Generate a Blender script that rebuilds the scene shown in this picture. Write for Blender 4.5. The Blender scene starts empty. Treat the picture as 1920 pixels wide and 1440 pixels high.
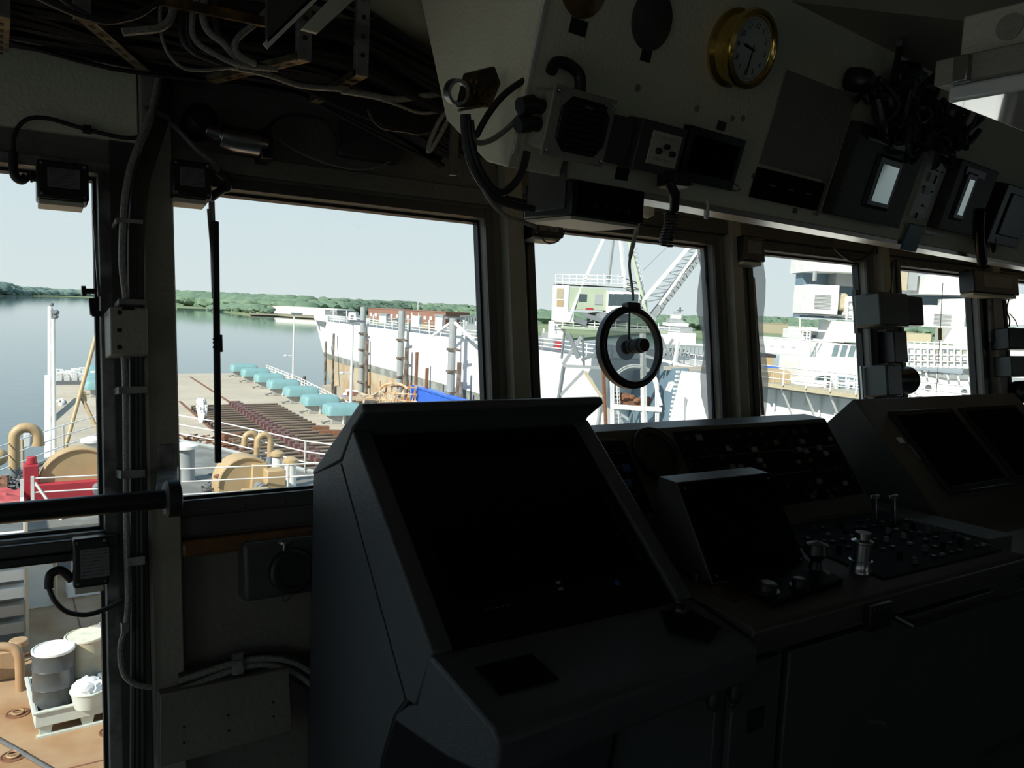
import bpy, bmesh, math, random
from math import sin, cos, radians, pi, sqrt
from mathutils import Vector as V, Matrix
random.seed(7)
SC = bpy.context.scene; COL = SC.collection
# ------------------------------------------------------------------ camera
FPX = 1500.0; YAW = radians(33); PITCH = radians(5.48); ROLL = radians(2.6)
EYE = V((0, 0, 1.65))
CF = V((sin(YAW)*cos(PITCH), cos(YAW)*cos(PITCH), -sin(PITCH)))
R0 = V((cos(YAW), -sin(YAW), 0)); U0 = R0.cross(CF)
CR = R0*cos(ROLL)+U0*sin(ROLL); CU = U0*cos(ROLL)-R0*sin(ROLL)
cd = bpy.data.cameras.new('camera'); cam = bpy.data.objects.new('camera', cd); COL.objects.link(cam)
m = Matrix((CR, CU, -CF)).transposed().to_4x4(); m.translation = EYE; cam.matrix_world = m
cd.sensor_fit = 'HORIZONTAL'; cd.sensor_width = 36; cd.lens = 36*FPX/1920; cd.clip_start = .02; cd.clip_end = 9000
SC.camera = cam
def ray(x, y): return CF+CR*((x-960)/FPX)+CU*((720-y)/FPX)
def hitp(x, y, P, N):
    d = ray(x, y); N = V(N); return EYE+d*((V(P)-EYE).dot(N)/d.dot(N))
def atz(x, y, z): return hitp(x, y, (0, 0, z), (0, 0, 1))
def atx(x, y, X): return hitp(x, y, (X, 0, 0), (1, 0, 0))
def aty(x, y, Y): return hitp(x, y, (0, Y, 0), (0, 1, 0))
def att(x, y, t): return EYE+ray(x, y)*t
# ------------------------------------------------------------------ frames and meshes
class Fr:
    def __init__(s, o, ax=(1, 0, 0), ay=(0, 1, 0)):
        s.o = V(o); s.x = V(ax).normalized(); ay = V(ay); ay = ay-s.x*ay.dot(s.x); s.y = ay.normalized(); s.z = s.x.cross(s.y)
    def P(s, a, b, c=0): return s.o+s.x*a+s.y*b+s.z*c
    def hit(s, x, y, c=0):
        h = hitp(x, y, s.o+s.z*c, s.z)-s.o; return h.dot(s.x), h.dot(s.y)
    def W(s, x, y, c=0): return hitp(x, y, s.o+s.z*c, s.z)
    def rect(s, x0, y0, x1, y1, c=0):
        a, b = s.hit(x0, y0, c), s.hit(x1, y1, c)
        return min(a[0], b[0]), max(a[0], b[0]), min(a[1], b[1]), max(a[1], b[1])
    def at(s, a, b, c=0): return Fr(s.P(a, b, c), s.x, s.y)
G = Fr((0, 0, 0))
class MB:
    def __init__(s): s.v = []; s.f = []
    def add(s, vs, fs):
        n = len(s.v); s.v += [V(q) for q in vs]; s.f += [[i+n for i in q] for q in fs]; return s
    def box(s, F, a0, a1, b0, b1, c0, c1, ta=0, tb=0):
        vs = [F.P(a0, b0, c0), F.P(a1, b0, c0), F.P(a1, b1, c0), F.P(a0, b1, c0),
              F.P(a0+ta, b0+tb, c1), F.P(a1-ta, b0+tb, c1), F.P(a1-ta, b1-tb, c1), F.P(a0+ta, b1-tb, c1)]
        return s.add(vs, [(3, 2, 1, 0), (4, 5, 6, 7), (0, 1, 5, 4), (1, 2, 6, 5), (2, 3, 7, 6), (3, 0, 4, 7)])
    def bx(s, x0, x1, y0, y1, z0, z1): return s.box(G, x0, x1, y0, y1, z0, z1)
    def prism(s, F, poly, c0, c1):
        n = len(poly); vs = [F.P(a, b, c0) for a, b in poly]+[F.P(a, b, c1) for a, b in poly]
        return s.add(vs, [tuple(range(n))[::-1], tuple(range(n, 2*n))]+[(i, (i+1) % n, (i+1) % n+n, i+n) for i in range(n)])
    def tube(s, pts, r, n=8, closed=False):
        pts = [V(q) for q in pts]; L = len(pts); rs = r if isinstance(r, (list, tuple)) else [r]*L
        up = None; base = len(s.v); fs = []
        for i, q in enumerate(pts):
            if closed: t = pts[(i+1) % L]-pts[i-1]
            else: t = pts[min(i+1, L-1)]-pts[max(i-1, 0)]
            t = t.normalized() if t.length > 1e-9 else V((0, 0, 1))
            if up is None: up = t.orthogonal().normalized()
            up = (up-t*up.dot(t)); up = up.normalized() if up.length > 1e-6 else t.orthogonal().normalized()
            w = t.cross(up)
            s.v += [q+(up*cos(2*pi*k/n)+w*sin(2*pi*k/n))*rs[i] for k in range(n)]
        for i in range(L if closed else L-1):
            j = (i+1) % L
            for k in range(n):
                l = (k+1) % n; fs.append([base+i*n+k, base+i*n+l, base+j*n+l, base+j*n+k])
        if not closed: fs += [[base+k for k in range(n)][::-1], [base+(L-1)*n+k for k in range(n)]]
        s.f += fs; return s
    def bar(s, p, q, w, h=None, up=(0, 0, 1)):
        p, q = V(p), V(q); d = q-p; L = d.length; up = V(up)
        if abs(d.normalized().dot(up)) > .98: up = V((1, 0, 0))
        F = Fr(p, d, up); h = h or w
        return s.box(F, 0, L, -h/2, h/2, -w/2, w/2)
    def cyl(s, p, q, r, r2=None, n=20): return s.tube([p, q], [r, r if r2 is None else r2], n)
    def lathe(s, F, prof, n=28):
        base = len(s.v); L = len(prof)
        for r, h in prof: s.v += [F.P(r*cos(2*pi*k/n), r*sin(2*pi*k/n), h) for k in range(n)]
        s.f += [[base+i*n+k, base+i*n+(k+1) % n, base+(i+1)*n+(k+1) % n, base+(i+1)*n+k] for i in range(L-1) for k in range(n)]
        s.f += [[base+k for k in range(n)][::-1], [base+(L-1)*n+k for k in range(n)]]; return s
    def ring(s, F, r0, r1, c0, c1, n=40):
        base = len(s.v)
        for r, h in ((r0, c0), (r1, c0), (r1, c1), (r0, c1)): s.v += [F.P(r*cos(2*pi*k/n), r*sin(2*pi*k/n), h) for k in range(n)]
        s.f += [[base+i*n+k, base+i*n+(k+1) % n, base+((i+1) % 4)*n+(k+1) % n, base+((i+1) % 4)*n+k] for i in range(4) for k in range(n)]; return s
    def blob(s, c, r, sq=(1, 1, 1), jit=.15, sub=1):
        bm = bmesh.new(); bmesh.ops.create_icosphere(bm, subdivisions=sub, radius=1)
        bm.verts.ensure_lookup_table(); vs = []
        for v in bm.verts:
            k = r*(1+random.uniform(-jit, jit)); vs.append((c[0]+v.co.x*k*sq[0], c[1]+v.co.y*k*sq[1], c[2]+v.co.z*k*sq[2]))
        fs = [[v.index for v in f.verts] for f in bm.faces]; bm.free(); return s.add(vs, fs)
    def rail(s, pts, h, r=.025, n=3, step=1.5, post=None):
        """posts and n horizontal bars along a ground polyline"""
        pts = [V(q) for q in pts]
        for k in range(n): s.tube([q+V((0, 0, h*(k+1)/n)) for q in pts], r, 5)
        for a, b in zip(pts, pts[1:]):
            m_ = max(1, int((b-a).length/step))
            for i in range(m_+1):
                q = a+(b-a)*(i/m_); s.tube([q, q+V((0, 0, h))], post or r*1.3, 5)
        return s
def spline(pts, k=6):
    pts = [V(q) for q in pts]; out = []
    for i in range(len(pts)-1):
        a, b, c, d = pts[max(i-1, 0)], pts[i], pts[i+1], pts[min(i+2, len(pts)-1)]
        for j in range(k):
            t = j/k; out.append(.5*((2*b)+(c-a)*t+(2*a-5*b+4*c-d)*t*t+(3*b-a-3*c+d)*t**3))
    return out+[pts[-1]]
def base_of(ob):
    o = V((0, 0, 0))
    while ob: o += ob.location; ob = ob.parent
    return o
def part(name, mb, mat, parent=None, bevel=0, smooth=True, kind=None, label=None):
    me = bpy.data.meshes.new(name); off = base_of(parent) if parent else V((0, 0, 0))
    me.from_pydata([tuple(q-off) for q in mb.v], [], mb.f)
    me.materials.append(mat)
    bm = bmesh.new(); bm.from_mesh(me); bmesh.ops.recalc_face_normals(bm, faces=bm.faces); bm.to_mesh(me); bm.free()
    if smooth:
        me.shade_smooth(); me.set_sharp_from_angle(angle=radians(38))
    o = bpy.data.objects.new(name, me); COL.objects.link(o)
    if parent: o.parent = parent
    if bevel:
        b = o.modifiers.new('b', 'BEVEL'); b.width = bevel; b.segments = 2; b.limit_method = 'ANGLE'; b.angle_limit = radians(40)
    if kind: o['kind'] = kind
    if label: o['label'] = label
    return o
def tag(o, label, cat, group=None, kind=None):
    o['label'] = label; o['category'] = cat
    if group: o['group'] = group
    if kind: o['kind'] = kind
    return o
def each(name, mbs, mat, parent, bevel=0):
    for q in mbs: part(name, q, mat, parent, bevel)
def thing(name, label, cat, loc, group=None, kind=None):
    o = bpy.data.objects.new(name, None); COL.objects.link(o); o.location = V(loc); o.empty_display_size = .1
    return tag(o, label, cat, group, kind)
def struct(name, mb, mat, parent=None, bevel=0):
    return part(name, mb, mat, parent, bevel, kind=None if parent else 'structure')
def lone(name, mb, mat, label, cat, group=None, bevel=0, kind=None):
    o = part(name, mb, mat, None, bevel); c = sum((v.co for v in o.data.vertices), V())/len(o.data.vertices)
    o.data.transform(Matrix.Translation(-c)); o.location = c
    return tag(o, label, cat, group, kind)
def copy_tree(o, loc, parent=None):
    c = o.copy(); COL.objects.link(c); c.parent = parent
    if loc is not None: c.location = loc
    for ch in list(o.children): copy_tree(ch, None, c)
    return c
def text(name, body, F, size, mat, parent=None, ext=.0006, align='CENTER'):
    cu = bpy.data.curves.new(name, 'FONT'); cu.body = body; cu.size = size; cu.extrude = ext; cu.align_x = align; cu.align_y = 'CENTER'
    o = bpy.data.objects.new('tmp', cu); COL.objects.link(o); dg = bpy.context.evaluated_depsgraph_get()
    me = bpy.data.meshes.new_from_object(o.evaluated_get(dg)); bpy.data.objects.remove(o)
    mb = MB(); mb.add([F.P(v.co.x, v.co.y, v.co.z) for v in me.vertices], [list(p.vertices) for p in me.polygons])
    return part(name, mb, mat, parent, smooth=False) if name else mb
# ------------------------------------------------------------------ materials
def mat(name, col, rough=.5, metal=0, var=.12, scale=6, spec=.5, col2=None, mix=(.45, .6), bump=0, bscale=60, coat=0):
    m = bpy.data.materials.new(name); m.use_nodes = True; n = m.node_tree.nodes; l = m.node_tree.links
    b = n['Principled BSDF']; b.inputs['Roughness'].default_value = rough; b.inputs['Metallic'].default_value = metal
    b.inputs['Specular IOR Level'].default_value = spec; b.inputs['Coat Weight'].default_value = coat
    tc = n.new('ShaderNodeTexCoord'); no = n.new('ShaderNodeTexNoise'); no.inputs['Scale'].default_value = scale; no.inputs['Detail'].default_value = 5
    l.new(tc.outputs['Object'], no.inputs['Vector'])
    cr = n.new('ShaderNodeValToRGB'); l.new(no.outputs['Fac'], cr.inputs['Fac'])
    c2 = col2 or tuple(c*(1-var*2) for c in col)
    cr.color_ramp.elements[0].position = mix[0] if col2 else .3; cr.color_ramp.elements[1].position = mix[1] if col2 else .7
    cr.color_ramp.elements[0].color = (*c2, 1); cr.color_ramp.elements[1].color = (*col, 1)
    l.new(cr.outputs['Color'], b.inputs['Base Color'])
    if bump:
        bn = n.new('ShaderNodeTexNoise'); bn.inputs['Scale'].default_value = bscale; bn.inputs['Detail'].default_value = 3; l.new(tc.outputs['Object'], bn.inputs['Vector'])
        bp = n.new('ShaderNodeBump'); bp.inputs['Strength'].default_value = bump; bp.inputs['Distance'].default_value = .02; l.new(bn.outputs['Fac'], bp.inputs['Height']); l.new(bp.outputs['Normal'], b.inputs['Normal'])
    return m
def glass(name, tint=(.96, .98, .98), f=.035, haze=0):
    m = bpy.data.materials.new(name); m.use_nodes = True; n = m.node_tree.nodes; l = m.node_tree.links; n.remove(n['Principled BSDF'])
    t = n.new('ShaderNodeBsdfTransparent'); t.inputs['Color'].default_value = (*tint, 1)
    g = n.new('ShaderNodeBsdfGlossy'); g.inputs['Roughness'].default_value = .02
    mx = n.new('ShaderNodeMixShader'); mx.inputs['Fac'].default_value = f; l.new(t.outputs[0], mx.inputs[1]); l.new(g.outputs[0], mx.inputs[2])
    out = mx
    if haze:
        d = n.new('ShaderNodeBsdfTranslucent'); d.inputs['Color'].default_value = (.35, .4, .45, 1)
        d2 = n.new('ShaderNodeBsdfDiffuse'); d2.inputs['Color'].default_value = (.4, .44, .48, 1)
        ma = n.new('ShaderNodeMixShader'); ma.inputs['Fac'].default_value = .4; l.new(d.outputs[0], ma.inputs[1]); l.new(d2.outputs[0], ma.inputs[2])
        m2 = n.new('ShaderNodeMixShader'); m2.inputs['Fac'].default_value = haze
        l.new(mx.outputs[0], m2.inputs[1]); l.new(ma.outputs[0], m2.inputs[2]); out = m2
    l.new(out.outputs[0], n['Material Output'].inputs['Surface']); return m
M = dict(
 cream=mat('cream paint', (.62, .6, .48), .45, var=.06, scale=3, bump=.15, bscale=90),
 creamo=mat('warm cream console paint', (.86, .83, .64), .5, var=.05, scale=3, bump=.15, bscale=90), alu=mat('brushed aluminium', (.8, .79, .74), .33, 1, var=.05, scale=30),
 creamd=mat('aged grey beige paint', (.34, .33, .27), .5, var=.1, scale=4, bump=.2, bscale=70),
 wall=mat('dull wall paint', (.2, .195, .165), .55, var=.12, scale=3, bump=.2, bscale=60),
 frame=mat('dark grey frame', (.07, .07, .065), .45, var=.15, scale=9),
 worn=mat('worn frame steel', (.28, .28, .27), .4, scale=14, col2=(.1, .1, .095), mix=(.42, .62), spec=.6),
 black=mat('black plastic', (.012, .012, .013), .35, var=.1),
 rubber=mat('black rubber', (.014, .014, .014), .5, var=.1),
 console=mat('charcoal console enamel', (.055, .062, .067), .42, var=.04, scale=80, bump=.25, bscale=400),
 screen=mat('dark screen glass', (.003, .003, .004), .25, spec=.05),
 panel=mat('black instrument panel', (.008, .008, .009), .6, var=.1, spec=.05),
 gcons=mat('green grey console paint', (.06, .062, .053), .45, var=.06, scale=8),
 cabinet=mat('cabinet laminate', (.05, .058, .06), .5, var=.06, scale=5),
 steel=mat('bare steel', (.45, .45, .45), .28, 1, var=.1),
 galv=mat('galvanised bracket', (.42, .36, .25), .38, .85, scale=20, col2=(.16, .12, .07), mix=(.35, .6)),
 brass=mat('polished brass', (.75, .5, .14), .18, 1, var=.06),
 white=mat('white enamel', (.72, .72, .68), .4, var=.03),
 label=mat('grey data plate', (.16, .17, .17), .45, var=.05),
 cable=mat('grey braided cable', (.3, .3, .27), .4, scale=200, col2=(.18, .18, .16), mix=(.4, .6)),
 cabled=mat('black cable sheath', (.03, .03, .03), .42, var=.15),
 copper=mat('aged bronze', (.24, .14, .05), .4, .6, scale=20, col2=(.05, .035, .02), mix=(.4, .62)),
 wood=mat('varnished wood', (.17, .085, .03), .4, scale=18, col2=(.1, .045, .016), mix=(.35, .65)),
 teal=mat('teal plastic', (.01, .12, .14), .4), lampgrey=mat('green grey lamp housing', (.05, .065, .06), .35, var=.06),
 diffuser=mat('lamp cover', (.8, .82, .8), .08, spec=.9, var=.02, coat=1), dframe=mat('dark olive instrument case', (.035, .035, .03), .5, var=.1),
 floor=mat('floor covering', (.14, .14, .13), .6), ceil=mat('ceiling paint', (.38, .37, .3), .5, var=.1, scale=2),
 sil=mat('switch cap', (.25, .25, .24), .4), red=mat('red cap', (.25, .03, .015), .4), blue=mat('blue cap', (.03, .08, .3), .4), ylw=mat('amber cap', (.3, .2, .03), .4),
 # outside
 hull=mat('white hull paint', (.86, .86, .84), .45, scale=.15, col2=(.8, .79, .75), mix=(.35, .6)),
 wht=mat('weathered white paint', (.8, .8, .77), .5, scale=1.5, col2=(.68, .66, .6), mix=(.3, .6)),
 stripe=mat('grey boot stripe', (.34, .35, .32), .6, scale=.6, col2=(.22, .23, .2)),
 rust=mat('rusty lower hull', (.5, .42, .3), .7, scale=.4, col2=(.42, .25, .12), mix=(.3, .55)),
 rusty=mat('rusted steel', (.2, .09, .045), .8, scale=3, col2=(.14, .06, .035), mix=(.35, .6)),
 pile=mat('dark steel pile', (.2, .19, .17), .7, scale=1, col2=(.1, .07, .05)),
 greyst=mat('grey steel', (.19, .21, .22), .5, var=.1, scale=1), sgrey=mat('pale grey steel', (.34, .36, .36), .5, var=.1, scale=1),
 blueh=mat('slate blue shade and windows', (.16, .24, .3), .5, var=.06, scale=.3),  # stands in for shade on the bow side; also colours windows
 tealc=mat('teal canvas', (.2, .37, .38), .6, var=.07, scale=.8), cab=mat('unit housing', (.4, .4, .37), .5, var=.08, scale=.9),
 mauve=mat('mauve primer steel', (.17, .085, .085), .7, var=.15, scale=2), beamd=mat('dark weathered beam', (.05, .042, .038), .8, var=.2, scale=2),
 beamt=mat('tan beam flange', (.24, .18, .13), .8, var=.15, scale=1),
 tan=mat('tan deck fitting paint', (.46, .33, .175), .5, var=.06, scale=3), ddeck=mat('grey forecastle deck', (.21, .22, .205), .7, scale=1.2, col2=(.15, .15, .135)),
 deck=mat('ochre main deck', (.38, .25, .14), .65, scale=1.3, col2=(.3, .16, .07), mix=(.33, .58)),
 redp=mat('red winch paint', (.42, .035, .05), .5, var=.1, scale=2), bluep=mat('blue paint', (.03, .14, .62), .5, var=.05),
 green=mat('pale green crane paint', (.4, .46, .34), .5, var=.06, scale=1), paleg=mat('pale blue window', (.17, .23, .25), .2), drumb=mat('black drum paint', (.07, .075, .075), .35, var=.1),
 drumc=mat('cream drum paint', (.46, .4, .28), .4, var=.06), poly=mat('grey green pallet plastic', (.55, .58, .52), .5, var=.05),
 bag=mat('white plastic sheet', (.85, .86, .86), .3, var=.03, bump=.5, bscale=14), redt=mat('red tarp', (.42, .08, .08), .6, var=.1), dglass=mat('dark window glass', (.06, .09, .1), .1),
 sage=mat('tree foliage', (.15, .22, .14), .9, scale=.05, col2=(.1, .16, .105), mix=(.35, .65)), farg=mat('far foliage with haze tint', (.15, .22, .18), .9, scale=.03, col2=(.12, .18, .155), mix=(.35, .65)),  # distant foliage made paler and bluer to stand in for haze
 grass=mat('marsh grass', (.21, .25, .13), .9, scale=.01, col2=(.15, .2, .1)), sand=mat('shore sand', (.34, .27, .19), .9, scale=.02, col2=(.24, .23, .15)),
 brick=mat('brick', (.27, .14, .105), .8, var=.06, scale=.1), concrete=mat('concrete', (.38, .34, .28), .8, var=.08, scale=.5), hose=mat('grey hose', (.12, .12, .12), .6))
for k in ('cream', 'creamd', 'wall', 'ceil'): pass
PANE = glass('window pane'); PLAST = glass('hazy plastic film', haze=.78); SPIN = glass('spun glass disc', (.84, .87, .87), haze=.3)
def planks(name, c1, c2, c3, w, L, ang=0):
    m = bpy.data.materials.new(name); m.use_nodes = True; n = m.node_tree.nodes; l = m.node_tree.links; b = n['Principled BSDF']; b.inputs['Roughness'].default_value = .75
    tc = n.new('ShaderNodeTexCoord'); mp = n.new('ShaderNodeMapping'); mp.inputs['Rotation'].default_value = (0, 0, ang)
    br = n.new('ShaderNodeTexBrick'); br.inputs['Scale'].default_value = 1; br.inputs['Brick Width'].default_value = L; br.inputs['Row Height'].default_value = w; br.inputs['Mortar Size'].default_value = w*.06
    br.inputs['Color1'].default_value = (*c1, 1); br.inputs['Color2'].default_value = (*c2, 1); br.inputs['Mortar'].default_value = (*c3, 1)
    no = n.new('ShaderNodeTexNoise'); no.inputs['Scale'].default_value = .12; no.inputs['Detail'].default_value = 6
    mx = n.new('ShaderNodeMix'); mx.data_type = 'RGBA'; mx.blend_type = 'MULTIPLY'; mx.inputs['Factor'].default_value = .55
    l.new(tc.outputs['Object'], mp.inputs[0]); l.new(mp.outputs[0], br.inputs['Vector']); l.new(tc.outputs['Object'], no.inputs['Vector'])
    l.new(br.outputs['Color'], mx.inputs['A']); l.new(no.outputs['Fac'], mx.inputs['B']); l.new(mx.outputs['Result'], b.inputs['Base Color']); return m
def water(name):
    m = mat(name, (.09, .14, .155), .05, spec=.6, var=.05, scale=.01); n = m.node_tree.nodes; l = m.node_tree.links; b = n['Principled BSDF']; b.inputs['IOR'].default_value = 1.33
    tc = n['Texture Coordinate']; no = n.new('ShaderNodeTexNoise'); no.inputs['Scale'].default_value = .35; no.inputs['Detail'].default_value = 4
    bp = n.new('ShaderNodeBump'); bp.inputs['Strength'].default_value = .12; bp.inputs['Distance'].default_value = .15
    l.new(tc.outputs['Object'], no.inputs['Vector']); l.new(no.outputs['Fac'], bp.inputs['Height']); l.new(bp.outputs['Normal'], b.inputs['Normal']); return m
# ------------------------------------------------------------------ light
w = bpy.data.worlds.new('sky'); SC.world = w; w.use_nodes = True; n = w.node_tree.nodes; l = w.node_tree.links
tc = n.new('ShaderNodeTexCoord'); sp = n.new('ShaderNodeSeparateXYZ'); cr = n.new('ShaderNodeValToRGB'); l.new(tc.outputs['Generated'], sp.inputs[0]); l.new(sp.outputs['Z'], cr.inputs['Fac'])
e = cr.color_ramp.elements; e[0].position = 0; e[0].color = (.8, .87, .875, 1); e[1].position = 1; e[1].color = (.2, .36, .58, 1)
for p_, c_ in ((.1, (.74, .85, .885)), (.25, (.62, .77, .86)), (.5, (.36, .55, .74))):
    x = e.new(p_); x.color = (*c_, 1)
l.new(cr.outputs['Color'], n['Background'].inputs['Color']); n['Background'].inputs['Strength'].default_value = 1.0
sl = bpy.data.lights.new('sun', 'SUN'); sl.energy = 7.5; sl.angle = radians(.6); sl.color = (1, .95, .86)
so = bpy.data.objects.new('sun', sl); COL.objects.link(so); so.location = (-20, 10, 40)
so.rotation_euler = V((-.74, -.26, .62)).to_track_quat('Z', 'Y').to_euler()
SC.view_settings.view_transform = 'Standard'; SC.view_settings.look = 'None'; SC.view_settings.gamma = 1; SC.view_settings.exposure = 0; SC.view_settings.use_curve_mapping = False
try: SC.cycles.use_denoising = True; SC.cycles.max_bounces = 12; SC.cycles.diffuse_bounces = 6; SC.cycles.transparent_max_bounces = 12; SC.cycles.sample_clamp_indirect = 4
except Exception: pass
# ================================================================== THE BRIDGE ROOM
FW = Fr((0, 2.35, 1.4), (1, 0, 0), (0, .16, 1))
def vz(z): return (z-1.4)*1.0127
WT, WB = vz(1.952), vz(1.078)
OPEN = [(-.95, .235, vz(.18), vz(.975)), (-.95, .235, vz(1.02), WT), (.42, 1.435, WB, WT), (1.638, 2.563, WB, WT), (2.8, 3.635, WB, WT), (3.93, 4.69, WB, WT), (5.0, 5.76, WB, WT)]
def wall_with_holes(F, u0, u1, v0, v1, holes, c0, c1):
    us = sorted({u0, u1, *[h[0] for h in holes], *[h[1] for h in holes]}); vs = sorted({v0, v1, *[h[2] for h in holes], *[h[3] for h in holes]})
    mb = MB()
    for a, b in zip(us, us[1:]):
        run = None
        for c, d in zip(vs, vs[1:]):
            inside = any(h[0] <= (a+b)/2 <= h[1] and h[2] <= (c+d)/2 <= h[3] for h in holes)
            if inside:
                if run: mb.box(F, a, b, run[0], run[1], c0, c1); run = None
            else: run = (run[0], d) if run else (c, d)
        if run: mb.box(F, a, b, run[0], run[1], c0, c1)
    return mb
VF, VC = vz(0), vz(2.72)
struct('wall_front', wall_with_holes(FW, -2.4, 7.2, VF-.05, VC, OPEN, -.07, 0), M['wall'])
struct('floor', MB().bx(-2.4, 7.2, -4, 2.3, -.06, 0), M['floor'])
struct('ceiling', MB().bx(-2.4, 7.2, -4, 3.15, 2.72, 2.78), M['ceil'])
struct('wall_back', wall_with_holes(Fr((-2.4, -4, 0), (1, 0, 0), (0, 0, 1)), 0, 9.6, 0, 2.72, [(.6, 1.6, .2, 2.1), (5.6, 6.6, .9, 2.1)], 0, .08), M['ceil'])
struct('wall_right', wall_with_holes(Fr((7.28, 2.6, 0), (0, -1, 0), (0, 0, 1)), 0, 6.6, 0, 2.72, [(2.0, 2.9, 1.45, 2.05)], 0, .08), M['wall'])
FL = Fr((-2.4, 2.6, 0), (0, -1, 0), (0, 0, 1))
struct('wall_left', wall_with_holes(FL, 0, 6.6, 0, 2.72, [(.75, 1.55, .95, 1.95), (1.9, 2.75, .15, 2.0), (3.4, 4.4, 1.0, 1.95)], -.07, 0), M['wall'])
# windows: frame, gasket, pane
for i, (a0, a1, b0, b1) in enumerate(OPEN):
    i2 = max(i, 1) if i else 0
    root = bpy.data.objects.new('window_%d' % (i+1), None); COL.objects.link(root); root.location = FW.P(a0, b0); root['kind'] = 'structure'
    F = FW; fr = MB(); w_ = .032 if i > 1 else .03
    for (p0, p1, q0, q1) in ((a0-w_, a0, b0-w_, b1+w_), (a1, a1+w_, b0-w_, b1+w_), (a0, a1, b1, b1+w_), (a0, a1, b0-w_*1.6, b0)): fr.box(F, p0, p1, q0, q1, 0, .012)
    nb = 9
    for k in range(nb):
        for q in (b0-w_*.9, b1+w_*.5):
            c_ = F.P(a0+(a1-a0)*(k+.5)/nb, q, .012); fr.cyl(c_, c_+F.z*.005, .007, .005, 8)
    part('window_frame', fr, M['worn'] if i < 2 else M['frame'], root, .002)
    g = MB()
    for (p0, p1, q0, q1) in ((a0, a0+.009, b0, b1), (a1-.009, a1, b0, b1), (a0, a1, b1-.009, b1), (a0, a1, b0, b0+.009)): g.box(F, p0, p1, q0, q1, -.06, -.03)
    part('gasket', g, M['rubber'], root)
    part('pane', MB().box(F, a0+.004, a1-.004, b0+.004, b1-.004, -.05, -.044), PANE, root)
# posts, pillars and sill members
def trim(n, a0, a1, b0, b1, c0, c1, m, bev=.004): struct('trim_%d' % n, MB().box(FW, a0, a1, b0, b1, c0, c1), M[m], bevel=bev)
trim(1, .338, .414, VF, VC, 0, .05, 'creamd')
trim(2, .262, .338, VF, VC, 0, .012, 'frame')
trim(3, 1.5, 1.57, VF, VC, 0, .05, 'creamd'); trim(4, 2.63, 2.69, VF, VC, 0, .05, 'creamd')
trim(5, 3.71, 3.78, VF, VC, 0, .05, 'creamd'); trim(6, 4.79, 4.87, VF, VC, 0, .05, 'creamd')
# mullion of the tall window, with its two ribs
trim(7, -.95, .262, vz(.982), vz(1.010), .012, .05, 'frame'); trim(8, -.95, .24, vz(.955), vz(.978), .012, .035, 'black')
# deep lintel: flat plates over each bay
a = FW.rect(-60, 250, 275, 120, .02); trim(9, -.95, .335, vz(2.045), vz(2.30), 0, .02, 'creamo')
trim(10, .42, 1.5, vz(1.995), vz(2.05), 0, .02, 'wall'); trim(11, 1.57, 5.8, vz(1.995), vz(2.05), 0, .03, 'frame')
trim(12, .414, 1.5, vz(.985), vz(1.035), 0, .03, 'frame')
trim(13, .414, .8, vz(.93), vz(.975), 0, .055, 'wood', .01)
# hull frames behind the lower wall
trim(14, .42, .98, vz(.06), vz(.12), 0, .06, 'wall')
# unseen brow and wing roof, added to keep direct sun off the openings
struct('added_sun_brow', MB().bx(-4.2, 8, 2.53, 3.15, 2.73, 2.79).bx(-4.2, -2.47, -4, 2.53, 2.73, 2.79), M['wht'])
struct('wing_deck', MB().bx(-4.2, -2.47, -4, 2.1, -.1, 0), M['ddeck'])

# ------------------------------------------------------------------ handrail across the tall window
FH = Fr((0, 1.95, 1.17))
hr = thing('handrail', 'black round handrail crossing the tall window at waist height', 'handrail', aty(320, 935, 1.95))
pL, pR = aty(-120, 974, 1.95), aty(318, 935, 1.95)
part('rail', MB().tube([pL, pR], .0225, 20), M['black'], hr)
e = MB(); e.lathe(Fr(pR, (0, 1, 0), (0, 0, 1)), [(.036, -.012), (.043, -.006), (.043, .02), (.03, .024)]); part('end_flange', e, M['rubber'], hr)
b_ = MB(); b_.bar(pR+V((-.005, 0, 0)), FW.P(.385, vz(1.17), .05), .05, .012); b_.box(FW, .36, .405, vz(1.12), vz(1.235), .05, .056); part('bracket', b_, M['worn'], hr, .003)

# ------------------------------------------------------------------ wiper motor boxes
def wiper_box(px, c, label, cat='junction box', elbow=None, lid=True, plate=(.2, .18, .82, .62)):
    a0, a1, b0, b1 = FW.rect(*px, c)
    t = thing('wiper_motor_box', label, cat, FW.P((a0+a1)/2, (b0+b1)/2, 0), 'wiper motor boxes on the window tops')
    part('housing', MB().box(FW, a0, a1, b0+(b1-b0)*.12, b1, .014, c), M['black'], t, .006)
    part('base_plate', MB().box(FW, a0+.004, a1-.012, b0, b0+(b1-b0)*.115, .014, c-.012), M['cream'], t, .002)
    w_, h_ = a1-a0, b1-b0; pl = part('data_plate', MB().box(FW, a0+w_*plate[0], a0+w_*plate[2], b1-h_*plate[3], b1-h_*plate[1], c, c+.0015), M['label'], t)
    ln = MB()
    for k in range(8):
        q = b1-h_*(plate[1]+(plate[3]-plate[1])*(k+.7)/8.6); r_ = random.Random(k+int(px[0]))
        x = a0+w_*(plate[0]+.04)
        while x < a0+w_*(plate[2]-.08):
            s_ = r_.uniform(.003, .01); ln.box(FW, x, x+s_, q-.0007, q+.0007, c+.0015, c+.0018); x += s_+.0018
    part('print_lines', ln, M['black'], pl)
    each('screw', [MB().lathe(FW.at(x, y, c), [(.0035, 0), (.0035, .002), (.002, .003)], 10) for x in (a0+.01, a1-.01) for y in (b1-.01, b0+(b1-b0)*.12+.01)], M['worn'], t)
    return t, (a0, a1, b0, b1)
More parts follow.
